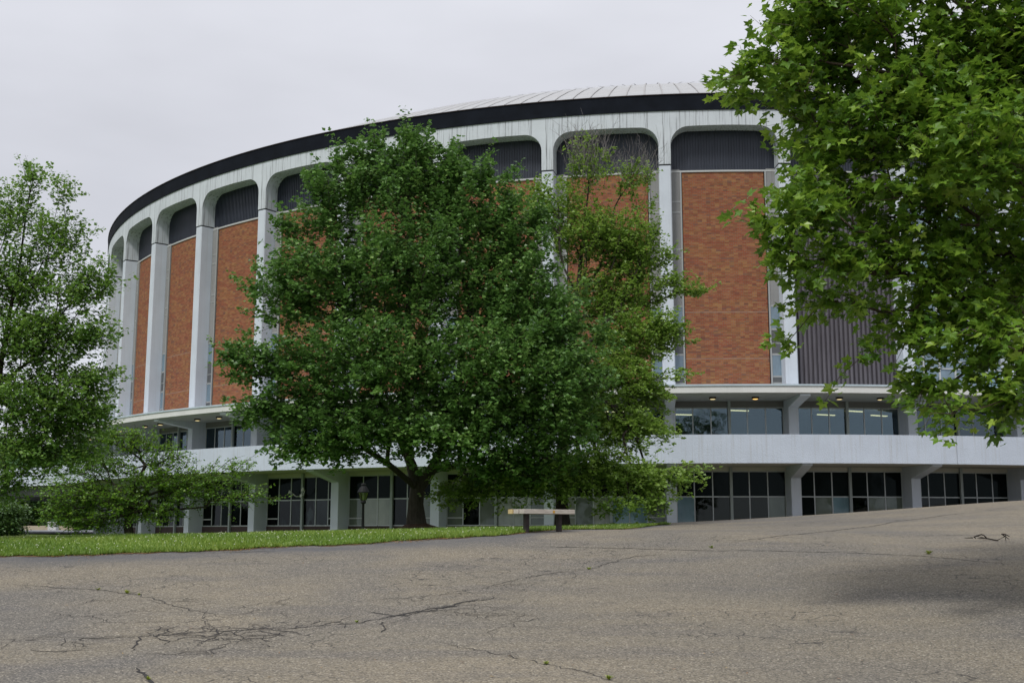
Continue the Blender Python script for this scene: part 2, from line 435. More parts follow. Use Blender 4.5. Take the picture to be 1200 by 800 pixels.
def m_asphalt():
    t = NT('worn_asphalt'); v = t.map(src='Object')
    big = t.noise(v, 0.16, 4, 0.55, 0.6)
    mid = t.noise(t.map(scale=(0.6, 1.7, 1)), 0.55, 5, 0.6)
    c = t.ramp(big, [(0.34, (0.146, 0.136, 0.122)), (0.52, (0.204, 0.179, 0.137)), (0.7, (0.258, 0.220, 0.160))])
    c = t.mix(c, (0.105, 0.100, 0.104), t.range(mid, 0.5, 0.75, 0, 0.65))
    # aggregate: pale and dark stones
    vo = t.new('TexVoronoi', Scale=52.0); t.l.new(v, vo.inputs['Vector'])
    st = t.n.new('ShaderNodeSeparateColor'); t.l.new(vo.outputs['Color'], st.inputs[0])
    c = t.mix(c, (0.46, 0.42, 0.35), t.range(st.outputs[0], 0.76, 0.95, 0, 0.6))
    c = t.mix(c, (0.03, 0.03, 0.032), t.range(st.outputs[1], 0.64, 0.85, 0, 0.6))
    n2 = t.noise(v, 30, 3, 0.7)
    c = t.mix(c, (0.05, 0.05, 0.05), t.range(n2, 0.45, 0.75, 0, 0.6))
    n3 = t.noise(v, 9, 4, 0.75)
    c = t.mix(c, (0.06, 0.058, 0.06), t.range(n3, 0.56, 0.75, 0, 0.5))
    # crazed surface where the paving has broken up
    wv = t.new('VectorMath', operation='ADD'); dn = t.new('TexNoise', Scale=2.5, Detail=3.0); t.l.new(v, dn.inputs['Vector'])
    dsc = t.new('VectorMath', operation='SCALE'); dsc.inputs['Scale'].default_value = 0.35; t.l.new(dn.outputs['Color'], dsc.inputs[0])
    t.l.new(v, wv.inputs[0]); t.l.new(dsc.outputs[0], wv.inputs[1])
    ve = t.new('TexVoronoi', Scale=2.1, feature='DISTANCE_TO_EDGE'); t.l.new(wv.outputs[0], ve.inputs['Vector'])
    msk = t.noise(v, 0.33, 3, 0.5)
    line = t.range(ve.outputs['Distance'], 0.006, 0.03, 1, 0)
    br = t.noise(v, 1.7, 3)
    mm = t.new('Math', operation='MULTIPLY'); t.l.new(line, mm.inputs[0]); t.l.new(t.range(msk, 0.47, 0.56, 0, 1), mm.inputs[1])
    mm2 = t.new('Math', operation='MULTIPLY'); t.l.new(mm.outputs[0], mm2.inputs[0]); t.l.new(t.range(br, 0.36, 0.56, 0, 0.85), mm2.inputs[1])
    c = t.mix(c, (0.03, 0.028, 0.028), mm2.outputs[0])
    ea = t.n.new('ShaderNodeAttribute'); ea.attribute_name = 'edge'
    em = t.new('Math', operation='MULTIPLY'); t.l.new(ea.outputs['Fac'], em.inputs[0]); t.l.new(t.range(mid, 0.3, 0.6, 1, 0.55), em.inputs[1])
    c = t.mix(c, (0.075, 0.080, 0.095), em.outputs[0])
    hh = t.new('Math', operation='ADD'); t.l.new(st.outputs[0], hh.inputs[0]); t.l.new(n2, hh.inputs[1])
    t.bump(hh.outputs[0], 0.5, 0.008)
    return t.set(Color=c, Roughness=0.9, Spec=0.25)
M['asphalt'] = m_asphalt()
M['crack'] = m_plain('dark_crack_grit', (0.022, 0.02, 0.02), 1.0, 0.3, 20)  # near-black grit colour of the crack ribbons
M['crack_thin'] = m_plain('shallow_crack_grit', (0.05, 0.045, 0.04), 1.0, 0.3, 20)

def m_soil(name, a, b, c3, sc=2.5):
    t = NT(name); v = t.map()
    f = t.noise(v, sc, 7, 0.7)
    c = t.ramp(f, [(0.3, a), (0.52, b), (0.72, c3)])
    t.bump(t.noise(v, 25, 4, 0.7), 0.8, 0.03)
    return t.set(Color=c, Roughness=1.0, Spec=0.1)
M['turf'] = m_soil('turf_soil', (0.05, 0.10, 0.015), (0.09, 0.16, 0.02), (0.12, 0.19, 0.03))
M['earth'] = m_soil('bare_earth', (0.16, 0.12, 0.09), (0.24, 0.19, 0.15), (0.3, 0.25, 0.2), 0.8)
M['thatch'] = m_soil('dry_thatch', (0.05, 0.035, 0.025), (0.14, 0.09, 0.05), (0.24, 0.16, 0.08), 14)
M['mulch'] = m_soil('bark_mulch', (0.03, 0.02, 0.014), (0.07, 0.045, 0.03), (0.11, 0.075, 0.05), 9)
M['field'] = m_soil('rough_field', (0.05, 0.09, 0.02), (0.09, 0.13, 0.035), (0.13, 0.16, 0.05), 0.05)
M['tan_kerb'] = m_plain('tan_kerb', (0.45, 0.38, 0.3), 0.9, 0.1, 2)

# ------------------------------------------------------------------ ground, asphalt, lawn
def sheet(name, X, Y, dz, mat, kind='structure', smooth=True):
    Z = H(X, Y) + dz
    n, m = X.shape
    v = np.stack([X, Y, Z], -1).reshape(-1, 3)
    i = np.arange(n * m).reshape(n, m)
    f = np.stack([i[:-1, :-1], i[:-1, 1:], i[1:, 1:], i[1:, :-1]], -1).reshape(-1, 4)
    o = link(name, mesh_np(name, v, f, smooth), mat=mat)
    return tag(o, kind=kind)
gx = np.concatenate([-np.geomspace(3500, 62, 22), np.linspace(-60, 60, 90), np.geomspace(62, 3500, 22)])
gy = np.concatenate([-np.geomspace(3500, 42, 22), np.linspace(-40, 96, 100), np.geomspace(98, 3500, 24)])
Xg, Yg = np.meshgrid(gx, gy)
sheet('ground', Xg, Yg, -0.06, M['field'])

EDGE = np.array([W(-400, 662, 22.8)[:2], W(0, 652, 24)[:2], W(200, 647, 24.6)[:2], W(400, 638, 25.8)[:2], W(600, 626, 27.5)[:2], W(700, 620, 32)[:2],
                 W(785, 614.5, 45)[:2], (6.4, 50), (7.6, 63.2)])
def edge_y(x):
    x = np.asarray(x, float)
    y = np.interp(x, EDGE[:, 0], EDGE[:, 1])
    return y + 0.10 * np.sin(x * 2.3) + 0.06 * np.sin(x * 7.1 + 1) + 0.03 * np.sin(x * 19.0)
us = np.concatenate([np.linspace(-45, -14, 30), np.linspace(-13.8, 34, 330), np.linspace(34.5, 58, 24)])
top = np.where(us > 7.6, 66.5, edge_y(us))
vs = np.linspace(0, 1, 200)
Xa = np.tile(us, (200, 1)); Ya = -25 + (top[None, :] + 25) * (vs[:, None] ** 0.7)
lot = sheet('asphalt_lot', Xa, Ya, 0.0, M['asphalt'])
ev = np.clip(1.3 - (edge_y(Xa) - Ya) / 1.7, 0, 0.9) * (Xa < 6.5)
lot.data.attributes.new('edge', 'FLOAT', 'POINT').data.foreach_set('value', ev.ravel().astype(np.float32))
ul = np.concatenate([np.linspace(-40, -16, 25), np.linspace(-15.8, 7.55, 150)])
vl = np.linspace(0, 1, 80)
lawn_far = np.interp(ul, [-40, -12, 0, 7.6], [52, 60, 63.6, 64.0])
Xl = np.tile(ul, (80, 1)); Yl = edge_y(ul)[None, :] - 0.02 + (lawn_far - edge_y(ul))[None, :] * vl[:, None] ** 1.5
Xf = np.tile(us[us < 7.4], (5, 1)); Yf = edge_y(Xf) - (0.10 + 0.07 * np.sin(Xf * 3.1) + 0.05 * np.sin(Xf * 11)) * np.linspace(1, -0.6, 5)[:, None]
sheet('thatch_fringe', Xf, Yf, 0.006, M['thatch'])
sheet('lawn', Xl, Yl, 0.025, M['turf'])

rng = np.random.default_rng(7)
def path_dist(x, y):      # bare earth track crossing the lawn at the left
    return np.abs(y - np.interp(x, [-30, -16, -12, -10.5, -9], [37, 34.0, 34.0, 35.2, 38]))
N = 130000
bx_ = rng.uniform(-17.5, 7.3, N); t_ = rng.random(N) ** 1.7
by_ = edge_y(bx_) - 0.05 + t_ * (42 - edge_y(bx_))
keep = (by_ > edge_y(bx_) - 0.06) & ~((bx_ < -9) & (path_dist(bx_, by_) < 0.9)) & ((bx_ > -9) | (by_ < 33.5) | (by_ > 38))
bx_, by_ = bx_[keep], by_[keep]; N = len(bx_)
bh = rng.uniform(0.035, 0.085, N) * (1 + 0.35 * np.sin(bx_ * 1.3) * np.sin(by_ * 0.9))
ang = rng.uniform(0, 2 * np.pi, N); lean = rng.normal(0, 0.035, (N, 2))
z0 = H(bx_, by_) + 0.015
w_ = rng.uniform(0.008, 0.016, N)
base = np.stack([bx_, by_, z0], -1); side = np.stack([np.cos(ang) * w_, np.sin(ang) * w_, 0 * w_], -1)
tip = base + np.c_[lean, bh]
gv = np.stack([base - side, base + side, tip], 1).reshape(-1, 3)
grn = np.repeat(np.clip(rng.normal(0.5, 0.25, N) + 0.2 * np.sin(bx_ * 0.8 + by_), 0, 1), 3)
o = link('grass', mesh_np('grass', gv, np.arange(3 * N).reshape(-1, 3), attr=grn), mat=M['grass'])
tag(o, 'bright green mown grass with scattered clover heads along the edge of the asphalt', 'grass', kind='stuff')
# clover heads
n = 420
cx_ = rng.uniform(-14, 5, n); cy_ = edge_y(cx_) + 0.4 + rng.random(n) ** 1.3 * 8
cz = H(cx_, cy_) + rng.uniform(0.06, 0.09, n)
oct_ = np.array([(1, 0, 0), (0, 1, 0), (-1, 0, 0), (0, -1, 0), (0, 0, 1), (0, 0, -1)]) * 0.013
ofc = np.array([(0, 1, 4), (1, 2, 4), (2, 3, 4), (3, 0, 4), (1, 0, 5), (2, 1, 5), (3, 2, 5), (0, 3, 5)])
cv = (np.stack([cx_, cy_, cz], -1)[:, None] + oct_[None]).reshape(-1, 3)
cf = (np.arange(n)[:, None, None] * 6 + ofc[None]).reshape(-1, 3)
o = link('clover_flowers', mesh_np('clover_flowers', cv, cf), mat=m_plain('clover_white', (0.6, 0.6, 0.5), 0.9))
tag(o, 'tiny white clover heads dotted over the grass verge', 'flowers', kind='stuff')
# dirt track and litter of dry leaves at the grass edge
tx = np.linspace(-30, -8.9, 60); cyy = np.interp(tx, [-30, -16, -12, -10.5, -9], [37, 34.0, 34.0, 35.2, 38])
Xt = np.tile(tx, (6, 1)); Yt = cyy[None] + np.linspace(-0.9, 0.9, 6)[:, None] * (1 + 0.2 * np.sin(tx * 3))[None]
sheet('dirt_track', Xt, Yt, 0.05, M['earth'])
n = 3600
lx = rng.uniform(-14, 4, n); ly = edge_y(lx) - np.abs(rng.normal(0, 0.14, n)) * (1 + np.sin(lx * 2.1)) + 0.06
m2 = 260
lx = np.r_[lx, rng.uniform(-9, 12, m2)]; ly = np.r_[ly, rng.uniform(12, 30, m2)]
ok = ly < edge_y(lx) + 0.1; lx, ly = lx[ok], ly[ok]; n = len(lx)
lz = H(lx, ly) + 0.012
a = rng.uniform(0, 6.28, n); s_ = rng.uniform(0.010, 0.034, n)
q = np.stack([np.cos(a) * s_, np.sin(a) * s_, rng.uniform(0, 0.012, n)], -1); r_ = np.stack([-np.sin(a) * s_ * .5, np.cos(a) * s_ * .5, 0 * a], -1)
c0 = np.stack([lx, ly, lz], -1)
lv = np.stack([c0 - q * [1, 1, 0], c0 - r_, c0 + q, c0 + r_], 1).reshape(-1, 3)
o = link('leaf_litter', mesh_np('leaf_litter', lv, np.arange(4 * n).reshape(-1, 4), attr=np.repeat(rng.random(n), 4)),
         mat=m_leaf('dry_leaf', (0.10, 0.045, 0.02), (0.22, 0.10, 0.04), (0.36, 0.24, 0.06), 0.1))
tag(o, 'dry brown leaf crumbs and bits of bark lying on the asphalt and along the grass edge', 'leaf litter', kind='stuff')

# cracks in the asphalt: grit-filled ribbons that follow the surface
random.seed(5)
def crack(pix, w, name='crack', mat='crack', wob=0.05, branches=0):
    pts = [on_ground(*p)[:2] for p in pix]
    pts = np.array(pts); out = [pts[0]]
    for a, b in zip(pts[:-1], pts[1:]):
        k = max(2, int(np.hypot(*(b - a)) / 0.09))
        nrm = np.array([-(b - a)[1], (b - a)[0]]) / (np.hypot(*(b - a)) + 1e-9)
        ph = random.random() * 6
        for i in range(1, k + 1):
            t = i / k
            off = wob * (0.6 * math.sin(ph + t * 9) + 0.5 * math.sin(ph * 2 + t * 23)) + random.gauss(0, wob * 0.38)
            out.append(a + (b - a) * t + nrm * off * (1 if i < k else 0.3))
    segs = [(out, w)]
    for _ in range(branches if len(out) > 4 else 0):
        i = random.randrange(2, max(3, len(out) - 2)) if len(out) > 5 else 2
        d = out[min(i + 2, len(out) - 1)] - out[i - 2]; an = math.atan2(d[1], d[0]) + random.choice((-1, 1)) * random.uniform(0.6, 1.5)
        p = out[i]; br = [p]
        for _k in range(random.randint(4, 12)):
            an += random.gauss(0, 0.35); p = p + np.array([math.cos(an), math.sin(an)]) * 0.09; br.append(p)
        segs.append((br, w * 0.55))
    V = []; Fc = []
    for ps, ww in segs:
        ps = np.array(ps); m = len(ps)
        d = np.gradient(ps, axis=0); nr = np.stack([-d[:, 1], d[:, 0]], -1) / (np.linalg.norm(d, axis=1)[:, None] + 1e-9)
        tp = np.minimum(1, np.minimum(np.arange(m), np.arange(m)[::-1]) / max(1, m * 0.15)) * 0.85 + 0.15
        wd = (ww * tp * np.array([random.uniform(0.35, 1.25) for _ in range(m)]))[:, None]
        L, R = ps + nr * wd, ps - nr * wd
        k0 = len(V)
        for l, r in zip(L, R): V += [l, r]
        Fc += [(k0 + 2 * i, k0 + 2 * i + 1, k0 + 2 * i + 3, k0 + 2 * i + 2) for i in range(m - 1)]
    V = np.array(V)
    V3 = np.c_[V, H(V[:, 0], V[:, 1]) + 0.005]
    o = link(name, mesh_np(name, V3, np.array(Fc)), mat=M[mat])
    return tag(o, kind='structure')
crack([(0, 752), (60, 746), (120, 748), (175, 745), (230, 741), (300, 737), (345, 736), (375, 733), (420, 730), (455, 723), (500, 714), (562, 703)], 0.013, wob=0.04, branches=9)
crack([(452, 724), (480, 718), (520, 711), (561, 701)], 0.026, wob=0.05, branches=3)
crack([(468, 722), (505, 715), (540, 708)], 0.02, wob=0.05)
for _i in range(9):
    x0 = random.uniform(165, 300); y0 = random.uniform(736, 764)
    crack([(x0, y0), (x0 + random.uniform(15, 30), y0 + random.uniform(-6, 5)), (x0 + random.uniform(35, 70), y0 + random.uniform(-10, 6))], 0.012, wob=0.05, branches=2)
for _i in range(20):
    x0 = random.uniform(-20, 300); y0 = random.uniform(698, 770)
    crack([(x0, y0), (x0 + random.uniform(10, 30), y0 + random.uniform(-7, 5)), (x0 + random.uniform(35, 80), y0 + random.uniform(-12, 6))], 0.009, mat=random.choice(('crack', 'crack_thin')), wob=0.09, branches=3)
for _i in range(12):
    x0 = random.uniform(400, 600); y0 = random.uniform(688, 735)
    crack([(x0, y0), (x0 + random.uniform(10, 25), y0 + random.uniform(-5, 4)), (x0 + random.uniform(30, 60), y0 + random.uniform(-8, 5))], 0.008, mat='crack_thin', wob=0.08, branches=3)
crack([(0, 683), (60, 688), (115, 691), (165, 697), (215, 712), (270, 724)], 0.013, mat='crack_thin', branches=5)
crack([(160, 782), (171, 793), (182, 802)], 0.022, wob=0.03)
crack([(155, 762), (161, 752), (166, 745)], 0.014, wob=0.03)
crack([(447, 728), (450, 735), (447, 741)], 0.014, wob=0.02)
crack([(505, 752), (570, 763), (600, 769), (640, 778), (690, 788), (730, 801)], 0.010, mat='crack_thin', branches=2)
crack([(590, 640), (680, 641), (760, 643), (830, 645), (900, 645), (1000, 647.5), (1080, 651), (1140, 657), (1210, 664)], 0.022, mat='crack_thin', wob=0.03)
crack([(690, 667), (712, 660), (742, 652), (780, 649)], 0.016, mat='crack_thin', wob=0.05)
crack([(850, 636), (905, 629), (975, 622), (1050, 611), (1120, 602), (1205, 595)], 0.035, mat='crack_thin', wob=0.06)
crack([(560, 690), (600, 680), (640, 672), (690, 667)], 0.012, mat='crack_thin', wob=0.06, branches=4)
crack([(200, 648), (330, 646)], 0.02, mat='crack_thin', wob=0.05)
crack([(1060, 628), (1120, 627), (1190, 626)], 0.02, mat='crack_thin', wob=0.04)

# weeds rooted in the cracks
def weed(px, py, s, label, k):
    g = on_ground(px, py); r = random.Random(k)
    V = []; Fc = []; A = []
    for i in range(26):
        a = r.uniform(0, 6.28); L = r.uniform(0.4, 1) * s; up = r.uniform(0.2, 0.9) * s
        p = np.array([math.cos(a), math.sin(a), 0]); q = np.array([-math.sin(a), math.cos(a), 0]) * s * 0.14
        b = np.array([r.gauss(0, s * .12), r.gauss(0, s * .06), 0])
        j = len(V); V += [b - q * .4, b + p * L * .5 - q + [0, 0, up * .7], b + p * L + [0, 0, up], b + p * L * .5 + q + [0, 0, up * .7]]
        Fc.append((j, j + 1, j + 2, j + 3)); A += [r.random()] * 4
    o = link('weed', mesh_np('weed', np.array(V), np.array(Fc), attr=A), mat=M['weed'], loc=tuple(g + [0, 0, 0.002]))
    tag(o, label, 'weed', 'small weeds growing out of the asphalt cracks')
weed(115, 691, 0.05, 'small yellow-green weed, leftmost of the three on the thin upper left crack', 1)
weed(149, 695, 0.07, 'fuller yellow-green weed, middle of the three on the thin upper left crack', 2)
weed(163, 697, 0.04, 'tiny weed, rightmost of the three on the thin upper left crack', 3)
weed(418, 729, 0.045, 'single bright green weed in the long wide crack left of centre', 4)
weed(640, 778, 0.05, 'flat green weed on the hairline crack at the bottom centre', 5)
weed(714, 796, 0.06, 'larger green weed at the very bottom edge right of centre', 6)
weed(174, 796, 0.045, 'pale green weed on the short crack at the bottom left', 7)
weed(690, 667, 0.06, 'yellow weed where a side crack starts below the bench', 8)
weed(834, 642, 0.07, 'small yellow weed on the long joint across the middle right', 9)
weed(1088, 649, 0.10, 'low yellowish weed on the long joint near the dark shadow', 10)

# ------------------------------------------------------------------ the round arena building
CX, CY, R, DTH, PH9 = 13.683, 113.067, 50.0, math.radians(7.5), -1.67629
ZJ, ZT, ZB, ZC, ZCT, ZDT, ZDB = 20.036, 24.074, 23.137, 7.075, 7.49, 4.955, 3.515
GZ = 0.0
B = empty('round_arena', (CX, CY, 0), 0, label='huge round arena building with white arched columns, orange brick bays and a pale domed roof', cat='arena')
def ang_k(k): return PH9 + (k - 9) * DTH
BW = R * DTH                     # 6.545
def place(name, me, k, mat=None, parent=None):
    return link(name, me, parent or B, mat, rz=ang_k(k))
def arc_pt(a, r, z):             # a = tangential metres at radius R
    t = a / R
    return (r * math.cos(t), r * math.sin(t), z)
ALL = range(48)
VIS = list(range(-1, 15))

# columns
mb = MB()
w = 0.335; ch = 0.05
mb.prism([(R - 1.0, -w), (R - ch, -w), (R, -w + ch), (R, w - ch), (R - ch, w), (R - 1.0, w)], ZCT - 0.02, ZJ - 0.055)
col_me = mb.mesh('column')
mb = MB(); mb.box(R - 1.0, R - 0.05, -w + 0.03, w - 0.03, ZJ - 0.055, ZJ + 0.035, 'tb'); joint_me = mb.mesh('joint')
# arch frame per bay
mb = MB()
w0 = BW / 2 - w; rc = 1.02; zc = 22.22; zj = ZJ + 0.035
prof = [(-w0, zj), (-w0, zc - rc)]
for i in range(1, 9):
    t = math.pi / 2 * i / 8
    prof.append((-w0 + rc - rc * math.cos(t), zc - rc + rc * math.sin(t)))
for i in range(1, 8): prof.append((-w0 + rc + (2 * w0 - 2 * rc) * i / 8, zc + 0.03 * math.sin(math.pi * i / 8)))
prof += [(-a, z) for a, z in prof[9::-1]]
for (a0, z0), (a1, z1) in zip(prof[:-1], prof[1:]):
    mb.quad(arc_pt(a0, R, z0), arc_pt(a1, R, z1), arc_pt(a1, R - 1.0, z1), arc_pt(a0, R - 1.0, z0))
    if abs(a1 - a0) > 1e-6:
        mb.quad(arc_pt(a0, R, z0), arc_pt(a0, R, ZB), arc_pt(a1, R, ZB), arc_pt(a1, R, z1))
for s in (-1, 1):
    a, b = sorted((s * w0, s * BW / 2))
    mb.quad(arc_pt(a, R, zj), arc_pt(b, R, zj), arc_pt(b, R, ZB), arc_pt(a, R, ZB))
    mb.quad(arc_pt(a, R, zj), arc_pt(b, R, zj), arc_pt(b, R - 1, zj), arc_pt(a, R - 1, zj))
arch_me = mb.mesh('arch_frame')
def flat_strip(r0, r1, z0, z1, half, seg=6, name='s', ends=True):
    mb = MB()
    for i in range(seg):
        a0, a1 = -half + 2 * half * i / seg, -half + 2 * half * (i + 1) / seg
        mb.quad(arc_pt(a0, r1, z0), arc_pt(a1, r1, z0), arc_pt(a1, r1, z1), arc_pt(a0, r1, z1))
        mb.quad(arc_pt(a0, r0, z1), arc_pt(a0, r1, z1), arc_pt(a1, r1, z1), arc_pt(a1, r0, z1))
        mb.quad(arc_pt(a0, r1, z0), arc_pt(a0, r0, z0), arc_pt(a1, r0, z0), arc_pt(a1, r1, z0))
    if ends:
        for a in (-half, half):
            mb.quad(arc_pt(a, r0, z0), arc_pt(a, r1, z0), arc_pt(a, r1, z1), arc_pt(a, r0, z1))
    return mb.mesh(name)
fascia_me = flat_strip(R - 0.6, R + 0.06, ZB - 0.02, ZT - 0.05, BW / 2, name='fascia', ends=False)
coping_me = flat_strip(R - 0.6, R + 0.10, ZT - 0.05, ZT, BW / 2, name='coping', ends=False)
copingM = m_plain('brown_coping', (0.03, 0.022, 0.024), 0.8, 0.2, Spec=0.2)
def corrug(r, half, z0, z1, n, depth, name, duty=0.5):
    mb = MB(); pts = []
    p = 2 * half / n
    for i in range(n):
        a = -half + i * p
        pts += [(a, 0), (a + p * duty * .85, 0), (a + p * duty, depth), (a + p * .97, depth)]
    pts.append((half, 0))
    for (a0, d0), (a1, d1) in zip(pts[:-1], pts[1:]):
        mb.quad(arc_pt(a0, r + d0, z0), arc_pt(a1, r + d1, z0), arc_pt(a1, r + d1, z1), arc_pt(a0, r + d0, z1))
    return mb.mesh(name)
hb = w0                                             # half opening (at R); the wall planes run between columns
panel_me = corrug(R - 0.985, hb + 0.02, 19.95, 22.35, 38, 0.035, 'corrugated_panel')
louvre_me = corrug(R - 0.98, hb + 0.02, ZCT - 0.02, 19.83, 23, 0.13, 'ribbed_cladding', 0.45)
flash_me = flat_strip(R - 1.0, R - 0.90, 19.85, 19.95, hb, 4, 'flashing')
bh_ = 2.30
brick_me = flat_strip(R - 1.3, R - 0.96, ZCT - 0.02, 19.85, bh_, 6, 'brick_wall')
ctrl_mes = []
for z in (11.92, 9.36):
    mb = MB()
    for i in range(6):
        a0, a1 = -bh_ + 2 * bh_ * i / 6, -bh_ + 2 * bh_ * (i + 1) / 6
        mb.quad(arc_pt(a0, R - 0.956, z - 0.012), arc_pt(a1, R - 0.956, z - 0.012), arc_pt(a1, R - 0.956, z + 0.014), arc_pt(a0, R - 0.956, z + 0.014))
    ctrl_mes.append(mb.mesh('control_joint'))

GLASSBAYS = (11, 12, 13, 14); LOUVREBAY = (10,)
for k in range(-1, 47):
    vis = k in VIS
    place('column', col_me, k, M['concrete'])
    place('arch_frame', arch_me, k + 0.5, M['arch'])
    place('fascia', fascia_me, k + 0.5, M['fascia'])
    place('coping', coping_me, k + 0.5, copingM)
    if vis: place('column_joint', joint_me, k, M['joint'])
    place('corrugated_panel', panel_me, k + 0.5, M['corrugated'])
    if k in LOUVREBAY: place('ribbed_cladding', louvre_me, k + 0.5, M['louvre'])
    elif k not in GLASSBAYS:
        bwall = place('brick_wall', brick_me, k + 0.5, M['brick'])
        if vis:
            for cm in ctrl_mes: link('control_joint', cm, bwall, M['mortar_line'])
    place('flashing', flash_me, k + 0.5, M['frame_white'])

# narrow window strips either side of each brick wall
def zrow(y):                      # height on the strip plane from its row in bay 9
    c, s = math.cos(PITCH), math.sin(PITCH); a = (400 - y) / F; Y = 64.9
    return Y * (a * c + s) / (c - a * s)
rows = [(203, 239.5, 'grey_panel'), (241, 251.5, 'grey_panel'), (253.5, 294.3, 'grey_panel'), (296.5, 304.8, 'grey_panel'), (306.3, 360.5, 'grey_panel'),
        (362.8, 387.5, 'glass_sky'), (389.8, 404.5, 'dark_panel'), (405.5, 416.5, 'dark_panel'), (418.8, 442.3, 'glass_sky'), (444.2, 450, 'dark_panel')]
for s, nm in ((-1, 'l'), (1, 'r')):
    y0, y1 = (-hb + 0.0, -bh_) if s < 0 else (bh_, hb)
    mb = MB()
    inner = -bh_ - 0.09 if s < 0 else bh_ + 0.09
    a, b = sorted((inner, s * bh_))
    mb.box(R - 1.02, R - 0.93, a, b, ZCT, 19.85)
    o_a, o_b = sorted((s * hb, s * (hb - 0.06)))
    mb.box(R - 1.02, R - 0.95, o_a, o_b, ZCT, 19.85)
    a, b = sorted((inner, s * (hb - 0.06)))
    zs = [zrow(y) for r_ in rows for y in r_[:2]]
    edges = [(19.85, zs[0])] + [(zs[i], zs[i + 1]) for i in range(1, len(zs) - 1, 2)] + [(zs[-1], ZCT)]
    for zt, zb in edges:
        if zt - zb > 0.01: mb.box(R - 1.02, R - 0.975, a, b, zb, zt)
    frame_me = mb.mesh('strip_window_frame')
    pane_mes = []
    for y0, y1, mt in rows:
        mb = MB(); mb.box(R - 1.03, R - 0.99, a, b, zrow(y1), zrow(y0)); me = mb.mesh('strip_pane'); me.materials.append(M[mt]); pane_mes.append((me, mt))
    for k in VIS:
        if k in GLASSBAYS or k in LOUVREBAY: continue
        fr = place('strip_window', frame_me, k + 0.5, M['frame_mid'])
        for me, mt in pane_mes:
            link('pane' if 'glass' in mt else 'infill_panel', me, fr)

# glass curtain bays at the right
gh = hb - 0.03
mb = MB(); nc = 6; zl = [ZCT, 8.95, 9.35, 11.3, 11.7, 13.7, 14.1, 16.1, 16.5, 18.4, 19.85]
for i in range(nc + 1):
    y = -gh + 2 * gh * i / nc; mb.box(R - 1.05, R - 0.92, y - 0.045, y + 0.045, ZCT, 19.85)
for z in zl:
    for i in range(nc):
        y0, y1 = -gh + 2 * gh * i / nc + 0.045, -gh + 2 * gh * (i + 1) / nc - 0.045
        mb.box(R - 1.03, R - 0.94, y0, y1, z - 0.03, z + 0.03)
cframe = mb.mesh('curtain_wall_frame')
cp = {}
for i in range(nc):
    for j in range(len(zl) - 1):
        y0, y1 = -gh + 2 * gh * i / nc + 0.045, -gh + 2 * gh * (i + 1) / nc - 0.045
        mb = MB(); mb.box(R - 1.01, R - 0.99, y0, y1, zl[j] + 0.03, zl[j + 1] - 0.03)
        me = mb.mesh('curtain_pane'); me.materials.append(M['glass_teal' if (i * 7 + j * 3) % 5 == 0 else 'glass_sky'] if j % 2 == 0 else M['dark_panel' if False else 'glass_sky']); cp[i, j] = me
for k in GLASSBAYS:
    if k == 14: pass
    fr = place('curtain_wall', cframe, k + 0.5, M['frame_white'])
    for me in cp.values(): link('pane', me, fr)

# rings
def ring(name, r0, r1, z0, z1, mat, seg=288, k0=None, k1=None, parent=B, smooth=False, faces='otbi', gap=0.0):
    full = k0 is None
    t0, t1 = (0, 2 * math.pi) if full else (ang_k(k0) + gap / R, ang_k(k1) - gap / R)
    n = seg if full else max(2, int(abs(t1 - t0) / (2 * math.pi) * 288))
    mb = MB(); c = [(math.cos(t0 + (t1 - t0) * i / n), math.sin(t0 + (t1 - t0) * i / n)) for i in range(n + 1)]
    for (c0, s0), (c1, s1) in zip(c[:-1], c[1:]):
        P = lambda r, z, cc, ss: (r * cc, r * ss, z)
        if 'o' in faces: mb.quad(P(r1, z0, c0, s0), P(r1, z0, c1, s1), P(r1, z1, c1, s1), P(r1, z1, c0, s0))
        if 'i' in faces: mb.quad(P(r0, z0, c1, s1), P(r0, z0, c0, s0), P(r0, z1, c0, s0), P(r0, z1, c1, s1))
        if 't' in faces: mb.quad(P(r1, z1, c0, s0), P(r1, z1, c1, s1), P(r0, z1, c1, s1), P(r0, z1, c0, s0))
        if 'b' in faces: mb.quad(P(r0, z0, c0, s0), P(r0, z0, c1, s1), P(r1, z0, c1, s1), P(r1, z0, c0, s0))
    if not full:
        for cc, ss in (c[0], c[-1]):
            mb.quad((r0 * cc, r0 * ss, z0), (r1 * cc, r1 * ss, z0), (r1 * cc, r1 * ss, z1), (r0 * cc, r0 * ss, z1))
    return link(name, mb.mesh(name, smooth), parent, mat)
RC, RD = R + 2.607, R + 2.575
ring('canopy_slab', R - 1.3, RC, ZC + 0.01, ZCT - 0.06, M['canopy'])
ring('canopy_gutter', R - 1.3, RC + 0.05, ZCT - 0.06, ZCT + 0.03, M['gutter'])
ring('canopy_soffit', R - 9, RC - 0.12, ZC - 0.03, ZC + 0.005, M['soffit_grey'])
ring('deck_slab', R - 9, RD - 0.22, ZDB + 0.03, ZDB + 0.42, M['canopy'])
ring('deck_soffit', R - 9, RD - 0.24, ZDB - 0.005, ZDB + 0.025, M['soffit'])
seamk = 9 + (math.atan2(*(lambda p: (p[1] - CY, p[0] - CX))(W(1122.5, 525, 61.2))) - PH9) / DTH
for i in range(6):
    ring('parapet', RD - 0.2, RD, ZDB - 0.01, ZDT, M['parapet'], k0=seamk + 8 * i, k1=seamk + 8 * (i + 1), gap=0.012)
ring('interior_wall', R - 9.2, R - 8.8, -0.5, ZB, M['inner'])
ring('upper_back_wall', R - 1.6, R - 1.35, ZCT + 0.05, ZB, M['inner'], faces='ot')

